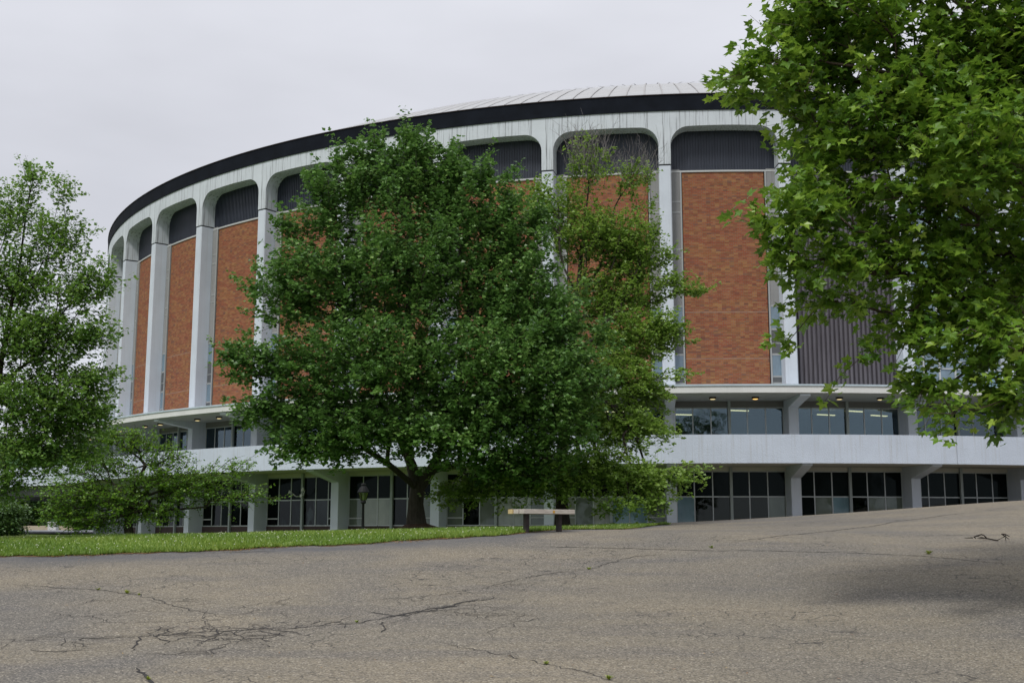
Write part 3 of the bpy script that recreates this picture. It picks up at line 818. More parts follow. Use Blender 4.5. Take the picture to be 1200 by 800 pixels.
# piers and haunches
def pier(z0, z1, zh, r_out):
    mb = MB(); hw = 0.27
    mb.prism([(R - 1.15, -hw), (R - 0.02, -hw), (R, -hw + 0.02), (R, hw - 0.02), (R - 0.02, hw), (R - 1.15, hw)], z0, z1)
    prof = [(R - 0.001, zh), (r_out, z1 - 0.10), (r_out, z1), (R - 0.001, z1)]
    for s in (-1, 1): mb.poly([(x, s * (hw - 0.003), z) for x, z in prof][::s])
    mb.quad((R, -hw + .003, zh), (r_out, -hw + .003, z1 - 0.10), (r_out, hw - .003, z1 - 0.10), (R, hw - .003, zh))
    mb.quad((r_out, -hw + .003, z1 - 0.10), (r_out, -hw + .003, z1), (r_out, hw - .003, z1), (r_out, hw - .003, z1 - 0.10))
    return mb.mesh('pier')
pier_lo, pier_up = pier(-1.0, ZDB - 0.006, 2.87, RD - 0.25), pier(3.9, ZC - 0.031, 6.6, RC - 0.15)
for k in range(-2, 46):
    place('ground_pier', pier_lo, k, M['concrete'])
    place('deck_pier', pier_up, k, M['concrete'])

# glazing between piers
RG = R - 1.12
half = (RG * DTH) / 2 - 0.27
def glazed(z0, z1, transom, name, thick=0.05):
    mb = MB()
    ys = [-half + 2 * half * i / 6 for i in range(7)]
    for i, y in enumerate(ys):
        if i in (0, 6): y += 0.03 if i == 0 else -0.03
        tw = 0.028
        mb.box(RG - 0.05, RG + 0.03, y - tw, y + tw, z0, z1)
    for z in [z0] + transom + [z1]:
        for i in range(6): mb.box(RG - 0.045, RG + 0.02, ys[i] + 0.028, ys[i + 1] - 0.028, z - 0.03, z + 0.03)
    return mb.mesh(name), ys
up_me, ys = glazed(4.05, 6.68, [], 'concourse_window_frame')
lo_me, _ = glazed(0.42, 3.27, [1.93], 'ground_window_frame')
lo_deep, _ = glazed(-0.3, 3.27, [1.93], 'ground_window_frame_deep')
vent_mb = MB()
def pane_mesh(i, z0, z1, mat, nm='pane'):
    mb = MB(); mb.box(RG - 0.02, RG, ys[i] + 0.028, ys[i + 1] - 0.028, z0 + 0.03, z1 - 0.03)
    me = mb.mesh(nm); me.materials.append(M[mat]); return me
_cache = {}
def P_(i, z0, z1, mat):
    key = (i, z0, z1, mat)
    if key not in _cache: _cache[key] = pane_mesh(i, z0, z1, mat)
    return _cache[key]
mb = MB(); mb.box(RG + 0.03, RG + 0.17, -0.075, 0.075, -0.3, ZDB - 0.006); post_lo = mb.mesh('post')
mb = MB(); mb.box(RG + 0.03, RG + 0.17, -0.07, 0.07, 4.0, ZC - 0.031); post_up = mb.mesh('post_up')
mb = MB(); mb.box(RG - 0.08, RG + 0.05, -half, half, 6.71, ZC - 0.031); head_up = mb.mesh('header_up')
mb = MB(); mb.box(RG - 0.08, RG + 0.05, -half, half, 3.30, ZDB - 0.006); head_lo = mb.mesh('header_lo')
mb = MB(); mb.box(RG - 0.10, RG + 0.02, -half, half, -1.0, 0.39); plinth_me = mb.mesh('plinth')
mb = MB(); mb.box(RG - 0.03, RG + 0.05, ys[0] + 0.05, ys[1] - 0.03, 0.80, 0.87); bar_l = mb.mesh('vent_bar')
mb = MB(); mb.box(RG - 0.03, RG + 0.05, ys[5] + 0.05, ys[6] - 0.03, 0.80, 0.87); bar_r = mb.mesh('vent_bar')
mb = MB(); mb.box(0, 0.16, -0.11, 0.11, -0.07, 0); disc = MB(); disc.lathe([(0, -0.01), (0.17, -0.01), (0.19, 0), (0.19, 0.09), (0, 0.09)], 16); disc_me = disc.mesh('light_housing')
lens = MB(); lens.lathe([(0, -0.045), (0.08, -0.04), (0.14, -0.02), (0.15, -0.008)], 16); lens_me = lens.mesh('lens', True); lens_w = lens_me.copy()
lens_me.materials.append(M['lamp_dim']); lens_w.materials.append(M['lamp_warm'])
tube = MB(); tube.box(-0.08, 0.08, -0.6, 0.6, -0.05, 0); tube_me = tube.mesh('ceiling_tube')
rl = random.Random(3)
lo_pattern = {   # lower panes per bay, left to right
    3: ['deep'] * 6, 4: ['deep', 'deep', 'dark', 'dark', 'deep', 'deep'], 5: ['deep', 'deep', 'deep', 'deep', 'deep', 'dark'],
    6: ['blind', 'pale', 'pale', 'deep', 'blind', 'blind'], 7: ['blind', 'deep', 'blind', 'pale', 'pale', 'blind'],
    8: ['pale', 'blind', 'pale', 'teal', 'teal', 'blind'], 9: ['teal', 'door', 'door', 'door', 'door', 'blind'],
    10: ['dark', 'blind', 'teal', 'deep', 'blind', 'blind'], 11: ['deep', 'deep', 'dark', 'dark', 'dark', 'dark'], 12: ['dark'] * 6}
for k in VIS:
    kk = k + 0.5
    fr = place('concourse_window', up_me, kk, M['frame'])
    for i in range(6): link('pane', P_(i, 4.05, 6.68, 'glass'), fr)
    place('steel_post', post_up, kk, M['post'])
    place('window_header', head_up, kk, M['inner'])
    place('window_header', head_lo, kk, M['soffit'])
    deep = k >= 9
    fr = place('ground_window', lo_deep if deep else lo_me, kk, M['frame'])
    pat = lo_pattern.get(k, ['deep'] * 6)
    for i in range(6):
        link('pane', P_(i, 1.93, 3.27, 'glass_dark'), fr)
        link('pane', P_(i, -0.3 if deep else 0.42, 1.93, 'glass_' + pat[i]), fr)
    if not deep:
        place('plinth', plinth_me, kk, M['plinth'])
        for b in (bar_l, bar_r): link('vent_bar', b, fr, M['frame_white'])
    place('steel_post', post_lo, kk, M['post'])
    # soffit downlights and tubes in the room behind
    for j, a in enumerate((-1 / 6, 1 / 6)):
        t = ang_k(kk) + a * DTH; rr = R + 0.9
        l = link('soffit_light', disc_me, B, M['black'], (rr * math.cos(t), rr * math.sin(t), ZC - 0.12))
        link('lens', lens_w if (k == 9 and j == 1) else lens_me, l)
    for j in range(2):
        t = ang_k(kk) + rl.uniform(-0.4, 0.4) * DTH; rr = R - 3.2 - j * 2.2
        link('ceiling_light', tube_me, B, M['tube'], (rr * math.cos(t), rr * math.sin(t), ZC - 0.3), t + math.pi / 2 * 0.2)

# dome: facetted metal panels, three rows of separate panels where the roof shows, the rest one surface
RB, HD = 49.6, 12.6
RS = (RB * RB + HD * HD) / (2 * HD)
def dome_z(r): return 24.0 + math.sqrt(RS * RS - r * r) - (RS - HD)
NS = 48 * 6
radii = [49.6, 46.2, 43.4, 40.6, 37, 33, 28, 22, 15, 7, 0.01]
for row in range(3):
    mb = MB(); g = 0.03
    r0, r1 = radii[row], radii[row + 1] + 0.03
    t = 2 * math.pi / NS / 2
    for rr0, rr1 in ((r0, r1),):
        a0, a1 = t - g / rr0, t - g / rr1
        A = [(rr0 * math.cos(a0), -rr0 * math.sin(a0), dome_z(rr0)), (rr0 * math.cos(a0), rr0 * math.sin(a0), dome_z(rr0)),
             (rr1 * math.cos(a1), rr1 * math.sin(a1), dome_z(rr1)), (rr1 * math.cos(a1), -rr1 * math.sin(a1), dome_z(rr1))]
        mb.poly(A); lo = [(x, y, z - 0.10) for x, y, z in A]
        for i in range(4): mb.quad(lo[i], lo[(i + 1) % 4], A[(i + 1) % 4], A[i])
    pm = mb.mesh('roof_panel'); pm.materials.append(M['roof'])
    for j in range(24, 84):
        o = link('roof_panel', pm, B, rz=ang_k(j / 6 - 0.0) + math.pi / NS)
V = []; Fc = []
for i, r in enumerate(radii):
    for j in range(NS): a = 2 * math.pi * j / NS; V.append((r * math.cos(a), r * math.sin(a), dome_z(r) - 0.05))
for i in range(len(radii) - 1):
    for j in range(NS): Fc.append((i * NS + j, i * NS + (j + 1) % NS, (i + 1) * NS + (j + 1) % NS, (i + 1) * NS + j))
link('roof_dome', mesh_np('roof_dome', V, Fc), B, M['roof_seam'])
mb = MB()
for j in range(NS):
    if j % 2 == 0 or True:
        a = PH9 + 2 * math.pi * j / NS; da = 0.035
        for i in range(0, 7):
            r0, r1 = radii[i], radii[i + 1]
            if i == 0: r0 = 49.6
            pts = []
            for r, s in ((r0, -1), (r0, 1), (r1, 1), (r1, -1)):
                pts.append((r * math.cos(a) - s * da * math.sin(a), r * math.sin(a) + s * da * math.cos(a), dome_z(r) + 0.04))
            mb.poly(pts)
o = link('roof_seams', mb.mesh('roof_seams'), B, M['roof_seam']); o['kind'] = 'stuff'

# security floodlight on a post of the fifth ground bay
P = np.array(arc_pt(0, 49.05, 2.25)); t = ang_k(5.5)
fl = empty('flood_light', (CX + 49.1 * math.cos(t), CY + 49.1 * math.sin(t), 2.15), t, label='white twin-headed security floodlight fixed to the window post left of the lamp post', cat='floodlight')
mb = MB(); mb.box(-0.06, 0.04, -0.08, 0.08, -0.06, 0.12); bevel(link('mounting_box', mb.mesh('mounting_box'), fl, M['white_plastic']), 0.01)
mb = MB(); mb.tube([(0, -0.02, 0), (0.15, -0.25, -0.02), (0.2, -0.5, 0.16)], [0.025] * 3, 6); mb.tube([(0, 0.02, 0), (0.15, 0.3, 0.05), (0.2, 0.45, 0.3)], [0.025] * 3, 6)
link('arm', mb.mesh('arm', True), fl, M['white_plastic'])
for y, z in ((-0.55, 0.22), (0.47, 0.32)):
    mb = MB(); mb.lathe([(0, 0.0), (0.05, 0.01), (0.07, 0.08), (0.12, 0.2), (0.115, 0.2), (0.0, 0.13)], 12)
    h = link('lamp_head', mb.mesh('lamp_head', True), fl, M['white_plastic'], (0.2, y, z)); h.rotation_euler = (0.3 if y > 0 else 0.9, 1.2, 0)

# walkway bridge leaving the deck at the left
p0, p1 = W(96, 560, 88)[:2], np.array([-75.0, 122.0])
d = p1 - p0; L = np.hypot(*d)
br = empty('walkway_bridge', (p0[0], p0[1], 0), math.atan2(d[1], d[0]), label='white walled concrete footbridge leaving the round deck at the far left behind the trees', cat='footbridge')
mb = MB(); mb.box(-1, L, -9.0, -8.8, ZDB, ZDT); link('parapet', mb.mesh('parapet'), br, M['parapet'])
mb = MB(); mb.box(-1, L, 0.0, 0.2, ZDB, ZDT); link('parapet', mb.mesh('parapet'), br, M['parapet'])
mb = MB(); mb.box(-1, L, -8.8, 0.0, ZDB + .05, ZDB + 0.4); link('deck', mb.mesh('deck'), br, M['canopy'])
for y in (-1.2, -4.5, -7.8):
    mb = MB(); mb.box(-1, L, y - 0.25, y + 0.25, ZDB - 0.75, ZDB + 0.045); link('girder', mb.mesh('girder'), br, M['dark_panel'])
for x in (26, 44):
    mb = MB(); mb.box(x - 0.3, x + 0.3, -6.5, -2.5, -1, ZDB - 0.76); link('pier', mb.mesh('pier'), br, M['concrete'])

# ------------------------------------------------------------------ bench
bp = on_ground(636, 623.2)
bench = empty('bench', tuple(bp), math.radians(32), label='weathered pale slab bench on two dark legs at the edge of the asphalt', cat='bench')
tM = NT('weathered_board'); f_ = tM.noise(tM.map(scale=(1, 8, 8)), 4, 6, 0.7)
cw = tM.ramp(f_, [(0.3, (0.33, 0.29, 0.25)), (0.6, (0.50, 0.46, 0.41)), (0.8, (0.58, 0.55, 0.51))])
M['board'] = tM.set(Color=cw, Roughness=0.9)
yM = m_plain('yellowed_end_board', (0.52, 0.40, 0.2), 0.85, 0.2, 9)
zb = 0.42
for i, (y0, y1) in enumerate(((-0.30, -0.105), (-0.095, 0.10), (0.11, 0.30))):
    mb = MB(); mb.box(-0.72 - 0.03 * i, 0.72, y0, y1, zb, zb + 0.105)
    pl = link('plank', mb.mesh('plank'), bench, yM if i == 2 else M['board']); bevel(pl, 0.008)
mb = MB(); mb.box(0.09, 0.15, -0.304, -0.30, zb + 0.02, zb + 0.08); link('stain', mb.mesh('stain'), bench, m_plain('orange_stain', (0.5, 0.28, 0.05), 0.8))
for s in (-1, 1):
    mb = MB(); mb.prism([(s * 0.46 - 0.05, -0.06), (s * 0.46 + 0.05, -0.06), (s * 0.46 + 0.05, 0.06), (s * 0.46 - 0.05, 0.06)], -0.25, zb - 0.002)
    bevel(link('leg', mb.mesh('leg'), bench, M['leg_wood']), 0.01)

# ------------------------------------------------------------------ lamp post
lb = W(425, 624, 56); lzz = hz(lb[0], lb[1]); lp_top = W(425, 565.5, 56)[2]
lamp = empty('lamp_post', (lb[0], lb[1], lzz), 0, label='old-style black lamp post with a glazed lantern in front of the ground floor windows', cat='lamp post')
Ht = lp_top - lzz
mb = MB(); mb.lathe([(0.13, 0), (0.13, 0.12), (0.085, 0.2), (0.07, 0.35), (0.055, Ht - 0.98), (0.075, Ht - 0.95), (0.05, Ht - 0.9)], 12); link('pole', mb.mesh('pole', True), lamp, M['black'])
mb = MB(); mb.lathe([(0.05, Ht - 0.98), (0.13, Ht - 0.93), (0.13, Ht - 0.88), (0.10, Ht - 0.80), (0.0, Ht - 0.8)], 8); link('collar', mb.mesh('collar'), lamp, M['black'])
mb = MB(); mb.lathe([(0.13, Ht - 0.80), (0.235, Ht - 0.46)], 6); g = link('lantern_glass', mb.mesh('lantern_glass'), lamp, M['lantern_glass'])
mb = MB()
for i in range(6):
    a = math.pi / 3 * i; c, s = math.cos(a), math.sin(a); mb.tube([(0.132 * c, 0.132 * s, Ht - 0.80), (0.24 * c, 0.24 * s, Ht - 0.46)], [0.013, 0.013], 4)
link('lantern_frame', mb.mesh('lantern_frame'), lamp, M['black'])
mb = MB(); mb.lathe([(0.0, Ht - 0.46), (0.27, Ht - 0.46), (0.275, Ht - 0.42), (0.2, Ht - 0.26), (0.13, Ht - 0.17), (0.10, Ht - 0.14), (0.12, Ht - 0.08), (0.10, Ht - 0.03), (0, Ht)], 12); link('lantern_cap', mb.mesh('lantern_cap'), lamp, M['black'])
mb = MB(); mb.lathe([(0.0, Ht - 0.79), (0.045, Ht - 0.78), (0.05, Ht - 0.6), (0.03, Ht - 0.52), (0, Ht - 0.5)], 8); link('bulb', mb.mesh('bulb', True), lamp, M['white_plastic'])

# ------------------------------------------------------------------ trees
def frusta(P0, P1, r0, r1, seg):
    d = P1 - P0; L = np.linalg.norm(d, axis=1)[:, None] + 1e-9; d = d / L
    ref = np.where(np.abs(d[:, 2:3]) > 0.9, np.array([[1., 0, 0]]), np.array([[0, 0, 1.]]))
    u = np.cross(d, ref); u /= np.linalg.norm(u, axis=1)[:, None] + 1e-9
    v = np.cross(d, u)
    a = np.linspace(0, 2 * np.pi, seg, endpoint=False)
    c = np.cos(a)[None, :, None]; s = np.sin(a)[None, :, None]
    off = u[:, None] * c + v[:, None] * s
    A = P0[:, None] + off * r0[:, None, None]; Bv = P1[:, None] + d[:, None] * (r1[:, None, None] * 0.4) + off * r1[:, None, None]
    n = len(P0)
    V = np.concatenate([A, Bv], 1).reshape(-1, 3)
    i = np.arange(seg); j = (i + 1) % seg
    f = np.stack([i, j, j + seg, i + seg], -1)
    return V, (np.arange(n)[:, None, None] * 2 * seg + f[None]).reshape(-1, 4)

LEAF_OVAL = (np.array([(0, 0, 0), (0.42, 0.48, 0.10), (1, 0, -0.05), (0.42, -0.48, 0.10)]), np.array([(0, 1, 2), (0, 2, 3)]))
def _lobed():
    pts = [(0, 0, 0)]
    spec = [(-150, .50), (-118, .66), (-95, .46), (-60, .92), (-37, .52), (-20, .68), (0, 1.08), (20, .68), (37, .52), (60, .92), (95, .46), (118, .66), (150, .50)]
    for a, r in spec:
        a = math.radians(a); pts.append((0.38 + r * 0.72 * math.cos(a), r * 0.72 * math.sin(a), 0.13 * abs(math.sin(a)) - 0.16 * max(0, r * math.cos(a))))
    pts[0] = (0.34, 0, 0.0)
    f = [(0, i, i + 1) for i in range(1, len(spec))]
    return np.array(pts), np.array(f)
LEAF_PLANE = _lobed()
LEAF_MAPLE = (np.array([(0, 0, 0), (0.30, 0.52, 0.08), (0.50, 0.18, 0.03), (1, 0, -0.06), (0.50, -0.18, 0.03), (0.30, -0.52, 0.08)]),
              np.array([(0, 1, 2), (0, 2, 3), (0, 3, 4), (0, 4, 5)]))

def leaves(pos, size, rg, shape, tilt=0.6, dirs=None):
    n = len(pos)
    az = rg.uniform(0, 2 * np.pi, n)
    if dirs is not None:
        az = np.arctan2(dirs[:, 1], dirs[:, 0]) + rg.normal(0, 0.9, n)
    nz = np.stack([rg.normal(0, tilt, n), rg.normal(0, tilt, n), np.ones(n)], -1); nz /= np.linalg.norm(nz, axis=1)[:, None]
    f = np.stack([np.cos(az), np.sin(az), rg.normal(-0.25, 0.3, n)], -1)
    f -= nz * (f * nz).sum(1)[:, None]; f /= np.linalg.norm(f, axis=1)[:, None]
    s = np.cross(nz, f)
    P_, Fc = shape; m = len(P_)
    sz = size[:, None, None]
    V = pos[:, None] + sz * (P_[None, :, 0:1] * f[:, None] + P_[None, :, 1:2] * s[:, None] + P_[None, :, 2:3] * nz[:, None])
    FF = (np.arange(n)[:, None, None] * m + Fc[None]).reshape(-1, 3)
    return V.reshape(-1, 3), FF, (f, s, nz)

def tree(name, label, cat, base, trunk, blobs, n_attr, leaves_per, leaf_size, spread, shape, leaf_mat, bark, seed, trunk_r, group=None,
         bf=0.35, twig_r=0.006, shell=0.45, flat=0.7, tilt=0.55, bare=0, expo=2.25, singles=0, spray=0.5, limbs=(), up=0.5):
    """trunk: list of world points from the base up; blobs: (centre, radii) ellipsoids the crown fills"""
    rg = np.random.default_rng(seed)
    C_ = np.array([b[0] for b in blobs], float); Rr = np.array([b[1] for b in blobs], float)
    wt = np.prod(Rr, 1) ** 0.75; wt = wt * np.array([b[2] if len(b) > 2 else 1 for b in blobs]); wt /= wt.sum()
    ib = rg.choice(len(blobs), n_attr, p=wt)
    dv = rg.normal(size=(n_attr, 3)); dv /= np.linalg.norm(dv, axis=1)[:, None]
    A = C_[ib] + dv * Rr[ib] * (rg.random(n_attr) ** shell * np.where(rg.random(n_attr) < 0.22, 1.22, 0.97))[:, None]
    pts = [np.array(p, float) for p in trunk]
    # refine the trunk
    tp = [pts[0]]
    for a, b in zip(pts[:-1], pts[1:]):
        k = max(1, int(np.linalg.norm(b - a) / 0.5))
        for i in range(1, k + 1): tp.append(a + (b - a) * i / k + rg.normal(0, 0.012, 3) * [1, 1, 0])
    nodes = np.zeros((n_attr * 5 + len(tp) + 200, 3)); par = np.full(len(nodes), -1); plen = np.zeros(len(nodes)); cnt = 0
    first = max(1, int(len(tp) * 0.45)) if len(tp) > 9 else len(tp) - 1
    for i, p in enumerate(tp):
        nodes[cnt] = p; par[cnt] = cnt - 1; plen[cnt] = 0 if cnt == 0 else plen[cnt - 1] + np.linalg.norm(p - nodes[cnt - 1]); cnt += 1
    for lm in limbs:
        lm = [np.array(p, float) for p in lm]
        pj = int(np.argmin(np.linalg.norm(nodes[:cnt] - lm[0], axis=1)))
        for a, b in zip(lm[:-1], lm[1:]):
            k = max(1, int(np.linalg.norm(b - a) / 0.5))
            for i in range(1, k + 1):
                q = a + (b - a) * i / k + rg.normal(0, 0.02, 3)
                nodes[cnt] = q; par[cnt] = pj; plen[cnt] = plen[pj] + np.linalg.norm(q - nodes[pj]); pj = cnt; cnt += 1
    order = np.argsort(np.linalg.norm((A - tp[min(len(tp) - 1, first + 1)]), axis=1))
    endn = np.zeros(n_attr, int)
    for ai in order:
        a = A[ai]
        dd = np.linalg.norm(nodes[first:cnt] - a, axis=1)
        below = np.maximum(0, nodes[first:cnt, 2] - a[2]) * 0.35
        j = int(np.argmin(dd + bf * plen[first:cnt] + below)) + first
        D = np.linalg.norm(a - nodes[j])
        k = int(np.clip(D / 0.55, 1, 4)); pj = j
        sag = np.array([0, 0, 0.10 * D])
        jt = rg.normal(0, 0.05 * D, 3)
        for i in range(1, k + 1):
            t = i / k
            q = nodes[j] + (a - nodes[j]) * t + (sag + jt) * math.sin(math.pi * t)
            nodes[cnt] = q; par[cnt] = pj; plen[cnt] = plen[pj] + np.linalg.norm(q - nodes[pj]); pj = cnt; cnt += 1
            if cnt >= len(nodes) - 6: break
        endn[ai] = pj
        if cnt >= len(nodes) - 6: break
    nodes = nodes[:cnt]; par = par[:cnt]
    acc = np.zeros(cnt); ch = np.zeros(cnt, int)
    for i in range(cnt - 1, 0, -1):
        if ch[i] == 0: acc[i] = 1.0
        acc[par[i]] += acc[i]; ch[par[i]] += 1
    rad = acc ** (1 / expo); rad = twig_r + (trunk_r - twig_r) * (rad - 1) / (rad[min(2, cnt - 1)] - 1 + 1e-9)
    rad = np.minimum(rad, trunk_r * 1.02)
    root = empty(name, tuple(base), 0, label=label, cat=cat, group=group)
    bs = np.array(base, float)
    # trunk: a proper tube with a flared, uneven foot
    nt = len(tp)
    mbt = MB(); seg = 14
    for i in range(nt):
        z = tp[i][2] - tp[0][2]; fl_ = 1 + 0.28 * math.exp(-z / 0.22)
        d = tp[min(i + 1, nt - 1)] - tp[max(i - 1, 0)]; d /= np.linalg.norm(d)
        u = np.cross(d, [0, 1, 0]); u /= np.linalg.norm(u); v = np.cross(d, u)
        for s in range(seg):
            a = 2 * math.pi * s / seg
            rr = rad[i] * fl_ * (1 + 0.07 * math.sin(3 * a + z * 1.3) + 0.05 * math.sin(5 * a - z * 2) + (0.16 * math.exp(-z / 0.3)) * math.sin(4 * a + 1))
            mbt.v.append(tuple(tp[i] - bs + rr * (u * math.cos(a) + v * math.sin(a))))
    for i in range(nt - 1):
        for s in range(seg):
            a, b = i * seg + s, i * seg + (s + 1) % seg
            mbt.f.append((a, b, b + seg, a + seg))
    link('trunk', mbt.mesh('trunk', True), root, M[bark])
    # branches
    idx = np.arange(nt, cnt)
    Vs, Fs, off = [], [], 0
    for lo, hi, sg in ((0.06, 9, 8), (0.02, 0.06, 5), (0, 0.02, 3)):
        m = idx[(rad[idx] >= lo) & (rad[idx] < hi)]
        if len(m) == 0: continue
        pr = par[m]
        r0 = np.minimum(rad[pr], rad[m] * 1.35)
        V, Fq = frusta(nodes[pr] - bs, nodes[m] - bs, r0, rad[m], sg)
        Vs.append(V); Fs.append(Fq + off); off += len(V)
    if bare:
        # leafless twigs at the top: straight forks going up from the highest nodes
        top_i = endn[np.argsort(-(nodes[endn][:, 2]))[:max(6, bare // 3)]]
        A0, A1, r0, r1 = [], [], [], []
        for q in range(bare):
            p = nodes[rg.choice(top_i)] + rg.normal(0, 0.15, 3); dr = np.array([rg.normal(0, 0.35), rg.normal(0, 0.3), 1.0]); dr /= np.linalg.norm(dr)
            L = rg.uniform(0.5, 1.5); m_ = p
            for sgm in range(4):
                dr2 = dr + rg.normal(0, 0.16, 3); e = m_ + dr2 * L / 4
                A0.append(m_); A1.append(e); r0.append(0.011 - 0.002 * sgm); r1.append(0.009 - 0.002 * sgm)
                if sgm > 0:
                    dd = dr2 + rg.normal(0, 0.5, 3); A0.append(e); A1.append(e + dd * L * 0.22); r0.append(0.006); r1.append(0.003)
                m_ = e
        V, Fq = frusta(np.array(A0) - bs, np.array(A1) - bs, np.array(r0), np.array(r1), 3)
        link('dead_twigs', mesh_np('dead_twigs', V, Fq), root, M['bark_twig'])
    TW_SLOT = (Vs, Fs, off)
    link_branches = lambda Vq, Fq_: link('branches', mesh_np('branches', np.concatenate(Vs + [Vq]), np.concatenate(Fs + [Fq_ + off]), True), root, M[bark])
    # foliage: sprays around each shoot end
    n = n_attr * leaves_per
    src = np.repeat(np.arange(n_attr), leaves_per)
    e = nodes[endn[src]]; pp = nodes[np.maximum(par[endn[src]], 0)]
    dr = e - pp; dl = np.linalg.norm(dr, axis=1)[:, None] + 1e-9; dr = dr / dl
    cen = C_.mean(0)
    out = (nodes[endn] - cen) / Rr.max(); out /= np.linalg.norm(out, axis=1)[:, None] + 1e-9
    sd = dr[np.arange(n_attr) * leaves_per] * 0.8 + out * 0.5 + np.array([0, 0, up]) + rg.normal(0, 0.35, (n_attr, 3))
    sd = (sd / np.linalg.norm(sd, axis=1)[:, None])[src]
    SL = (spray * rg.uniform(0.45, 1.5, n_attr))[src][:, None]
    tt = rg.uniform(-0.35, 1.0, n)[:, None]
    sp = spread * rg.uniform(0.5, 1.1, n_attr)[src][:, None] * (1.05 - 0.55 * np.abs(tt))
    pos = e + sd * tt * SL + rg.normal(0, 1, (n, 3)) * sp * np.array([1, 1, flat])
    dr = sd
    i0 = np.arange(n_attr) * leaves_per; eb = nodes[endn] - bs
    tv, tf = frusta(eb, eb + sd[i0] * SL[i0], np.full(n_attr, twig_r * 0.9), np.full(n_attr, twig_r * 0.35), 3)
    link_branches(tv, tf)
    clump = np.clip(rg.normal(0.42, 0.17, n_attr), 0, 1)[src]
    young = (rg.random(n) < 0.12) * rg.uniform(0.15, 0.4, n)
    at = np.clip(clump + rg.normal(0, 0.15, n) + young, 0, 1)
    size = leaf_size * rg.uniform(0.5, 1.25, n)
    if singles:
        dist = np.linalg.norm(pos, axis=1)
        px_ = 600 + F * pos[:, 0] / pos[:, 1]
        inv = (px_ < 1195) & (px_ > 800) & (pos[:, 2] / pos[:, 1] < 0.44)
        big = np.argsort(np.where(inv, dist, 1e9) / size)[:singles]
        mask = np.ones(n, bool); mask[big] = False
        Pm, Fm = shape
        variants = []
        for q in range(4):
            me = mesh_np('leaf', Pm * [1, rg.uniform(.9, 1.1), rg.uniform(0.6, 1.8)], Fm, attr=np.full(len(Pm), [0.35, 0.5, 0.65, 0.85][q])); me.materials.append(M[leaf_mat]); variants.append(me)
        V1, F1, (ff, ss, nn) = leaves(pos[big], size[big], rg, shape, tilt, dr[big])
        for q in range(len(big)):
            o = link('leaf', variants[q % 4], root)
            mt = Matrix(((ff[q][0], ss[q][0], nn[q][0]), (ff[q][1], ss[q][1], nn[q][1]), (ff[q][2], ss[q][2], nn[q][2]))).to_4x4()
            o.matrix_local = Matrix.Translation(Vector(pos[big[q]] - bs)) @ mt @ Matrix.Scale(float(size[big[q]]), 4)
        pos, size, at, dr = pos[mask], size[mask], at[mask], dr[mask]
    V, Fq, _ = leaves(pos - bs, size, rg, shape, tilt, dr)
    o = link('crown', mesh_np('crown', V, Fq, attr=np.repeat(at, len(shape[0]))), root, M[leaf_mat]); o['kind'] = 'stuff'
    return root

def BL(px, py, Y, rx, rz, ry=None, wgt=1.0):      # blob from its place and its size in pixels at that depth
    s = Y / F
    return (W(px, py, Y), (rx * s, (ry or (rx + rz) / 2) * s, rz * s), wgt)

# dark maple in the middle
D = 42.0
b0 = W(488, 617, D + 1); b0[2] = hz(b0[0], b0[1]) + 0.1
trk = [b0, W(487, 590, D + 1), W(489, 572, D + 1)]
blobs = [BL(482, 180, D, 24, 30), BL(470, 225, D, 62, 42), BL(425, 215, D, 32, 30, wgt=.7), BL(395, 245, D, 44, 46, wgt=.65), BL(355, 275, D, 20, 24, wgt=.7), BL(545, 250, D, 45, 48),
         BL(520, 215, D, 26, 32), BL(600, 285, D, 42, 50), BL(480, 320, D, 115, 75), BL(370, 335, D - 1, 58, 52, wgt=.75), BL(335, 355, D - 1, 40, 36, wgt=.8), BL(600, 360, D, 70, 62),
         BL(650, 395, D - 1, 42, 52), BL(430, 430, D - 1.5, 105, 66), BL(315, 428, D - 1, 50, 22), BL(570, 440, D - 1.5, 105, 68), BL(660, 455, D - 2, 48, 48),
         BL(340, 480, D - 1, 52, 28), BL(350, 515, D - 1.5, 42, 20), BL(430, 500, D - 2, 80, 36), BL(390, 525, D - 2, 60, 15), BL(545, 510, D - 2, 90, 42), BL(640, 500, D - 2, 52, 36),
         BL(575, 548, D - 1, 40, 18), BL(620, 545, D - 1, 48, 22), BL(276, 420, D - 1, 18, 8), BL(300, 492, D - 1, 22, 12),
         BL(479, 162, D, 9, 22, wgt=1.5), BL(500, 172, D, 8, 20), BL(400, 196, D, 9, 24, wgt=1.3), BL(420, 185, D, 8, 22), BL(440, 180, D, 8, 24), BL(372, 225, D, 8, 26), BL(530, 200, D, 9, 32, wgt=1.5), BL(565, 215, D, 8, 28),
         BL(594, 225, D, 9, 32, wgt=1.3), BL(630, 262, D, 9, 26), BL(338, 270, D, 12, 16), BL(302, 345, D, 12, 18), BL(262, 418, D - 1, 10, 8), BL(295, 440, D - 1, 20, 10), BL(700, 395, D, 12, 20), BL(285, 405, D, 14, 10)]
tree('maple_tree', 'dense dark green maple with a forked trunk rising from a dark mulch mound', 'tree', b0, trk, blobs, 4300, 36, 0.155, 0.17,
     LEAF_OVAL, 'leaf_maple', 'bark', 11, 0.27, bf=0.42, spray=0.62,
     limbs=[[W(489, 573, D + 1), W(505, 552, D + 1), W(518, 525, D + .5), W(530, 480, D), W(545, 400, D), W(560, 300, D)], [W(488, 573, D + 1), W(482, 545, D + 1), W(476, 500, D), W(478, 400, D), W(480, 280, D), W(482, 170, D)],
            [W(480, 535, D + 1), W(460, 500, D + .5), W(430, 440, D), W(395, 350, D), W(385, 260, D)]])
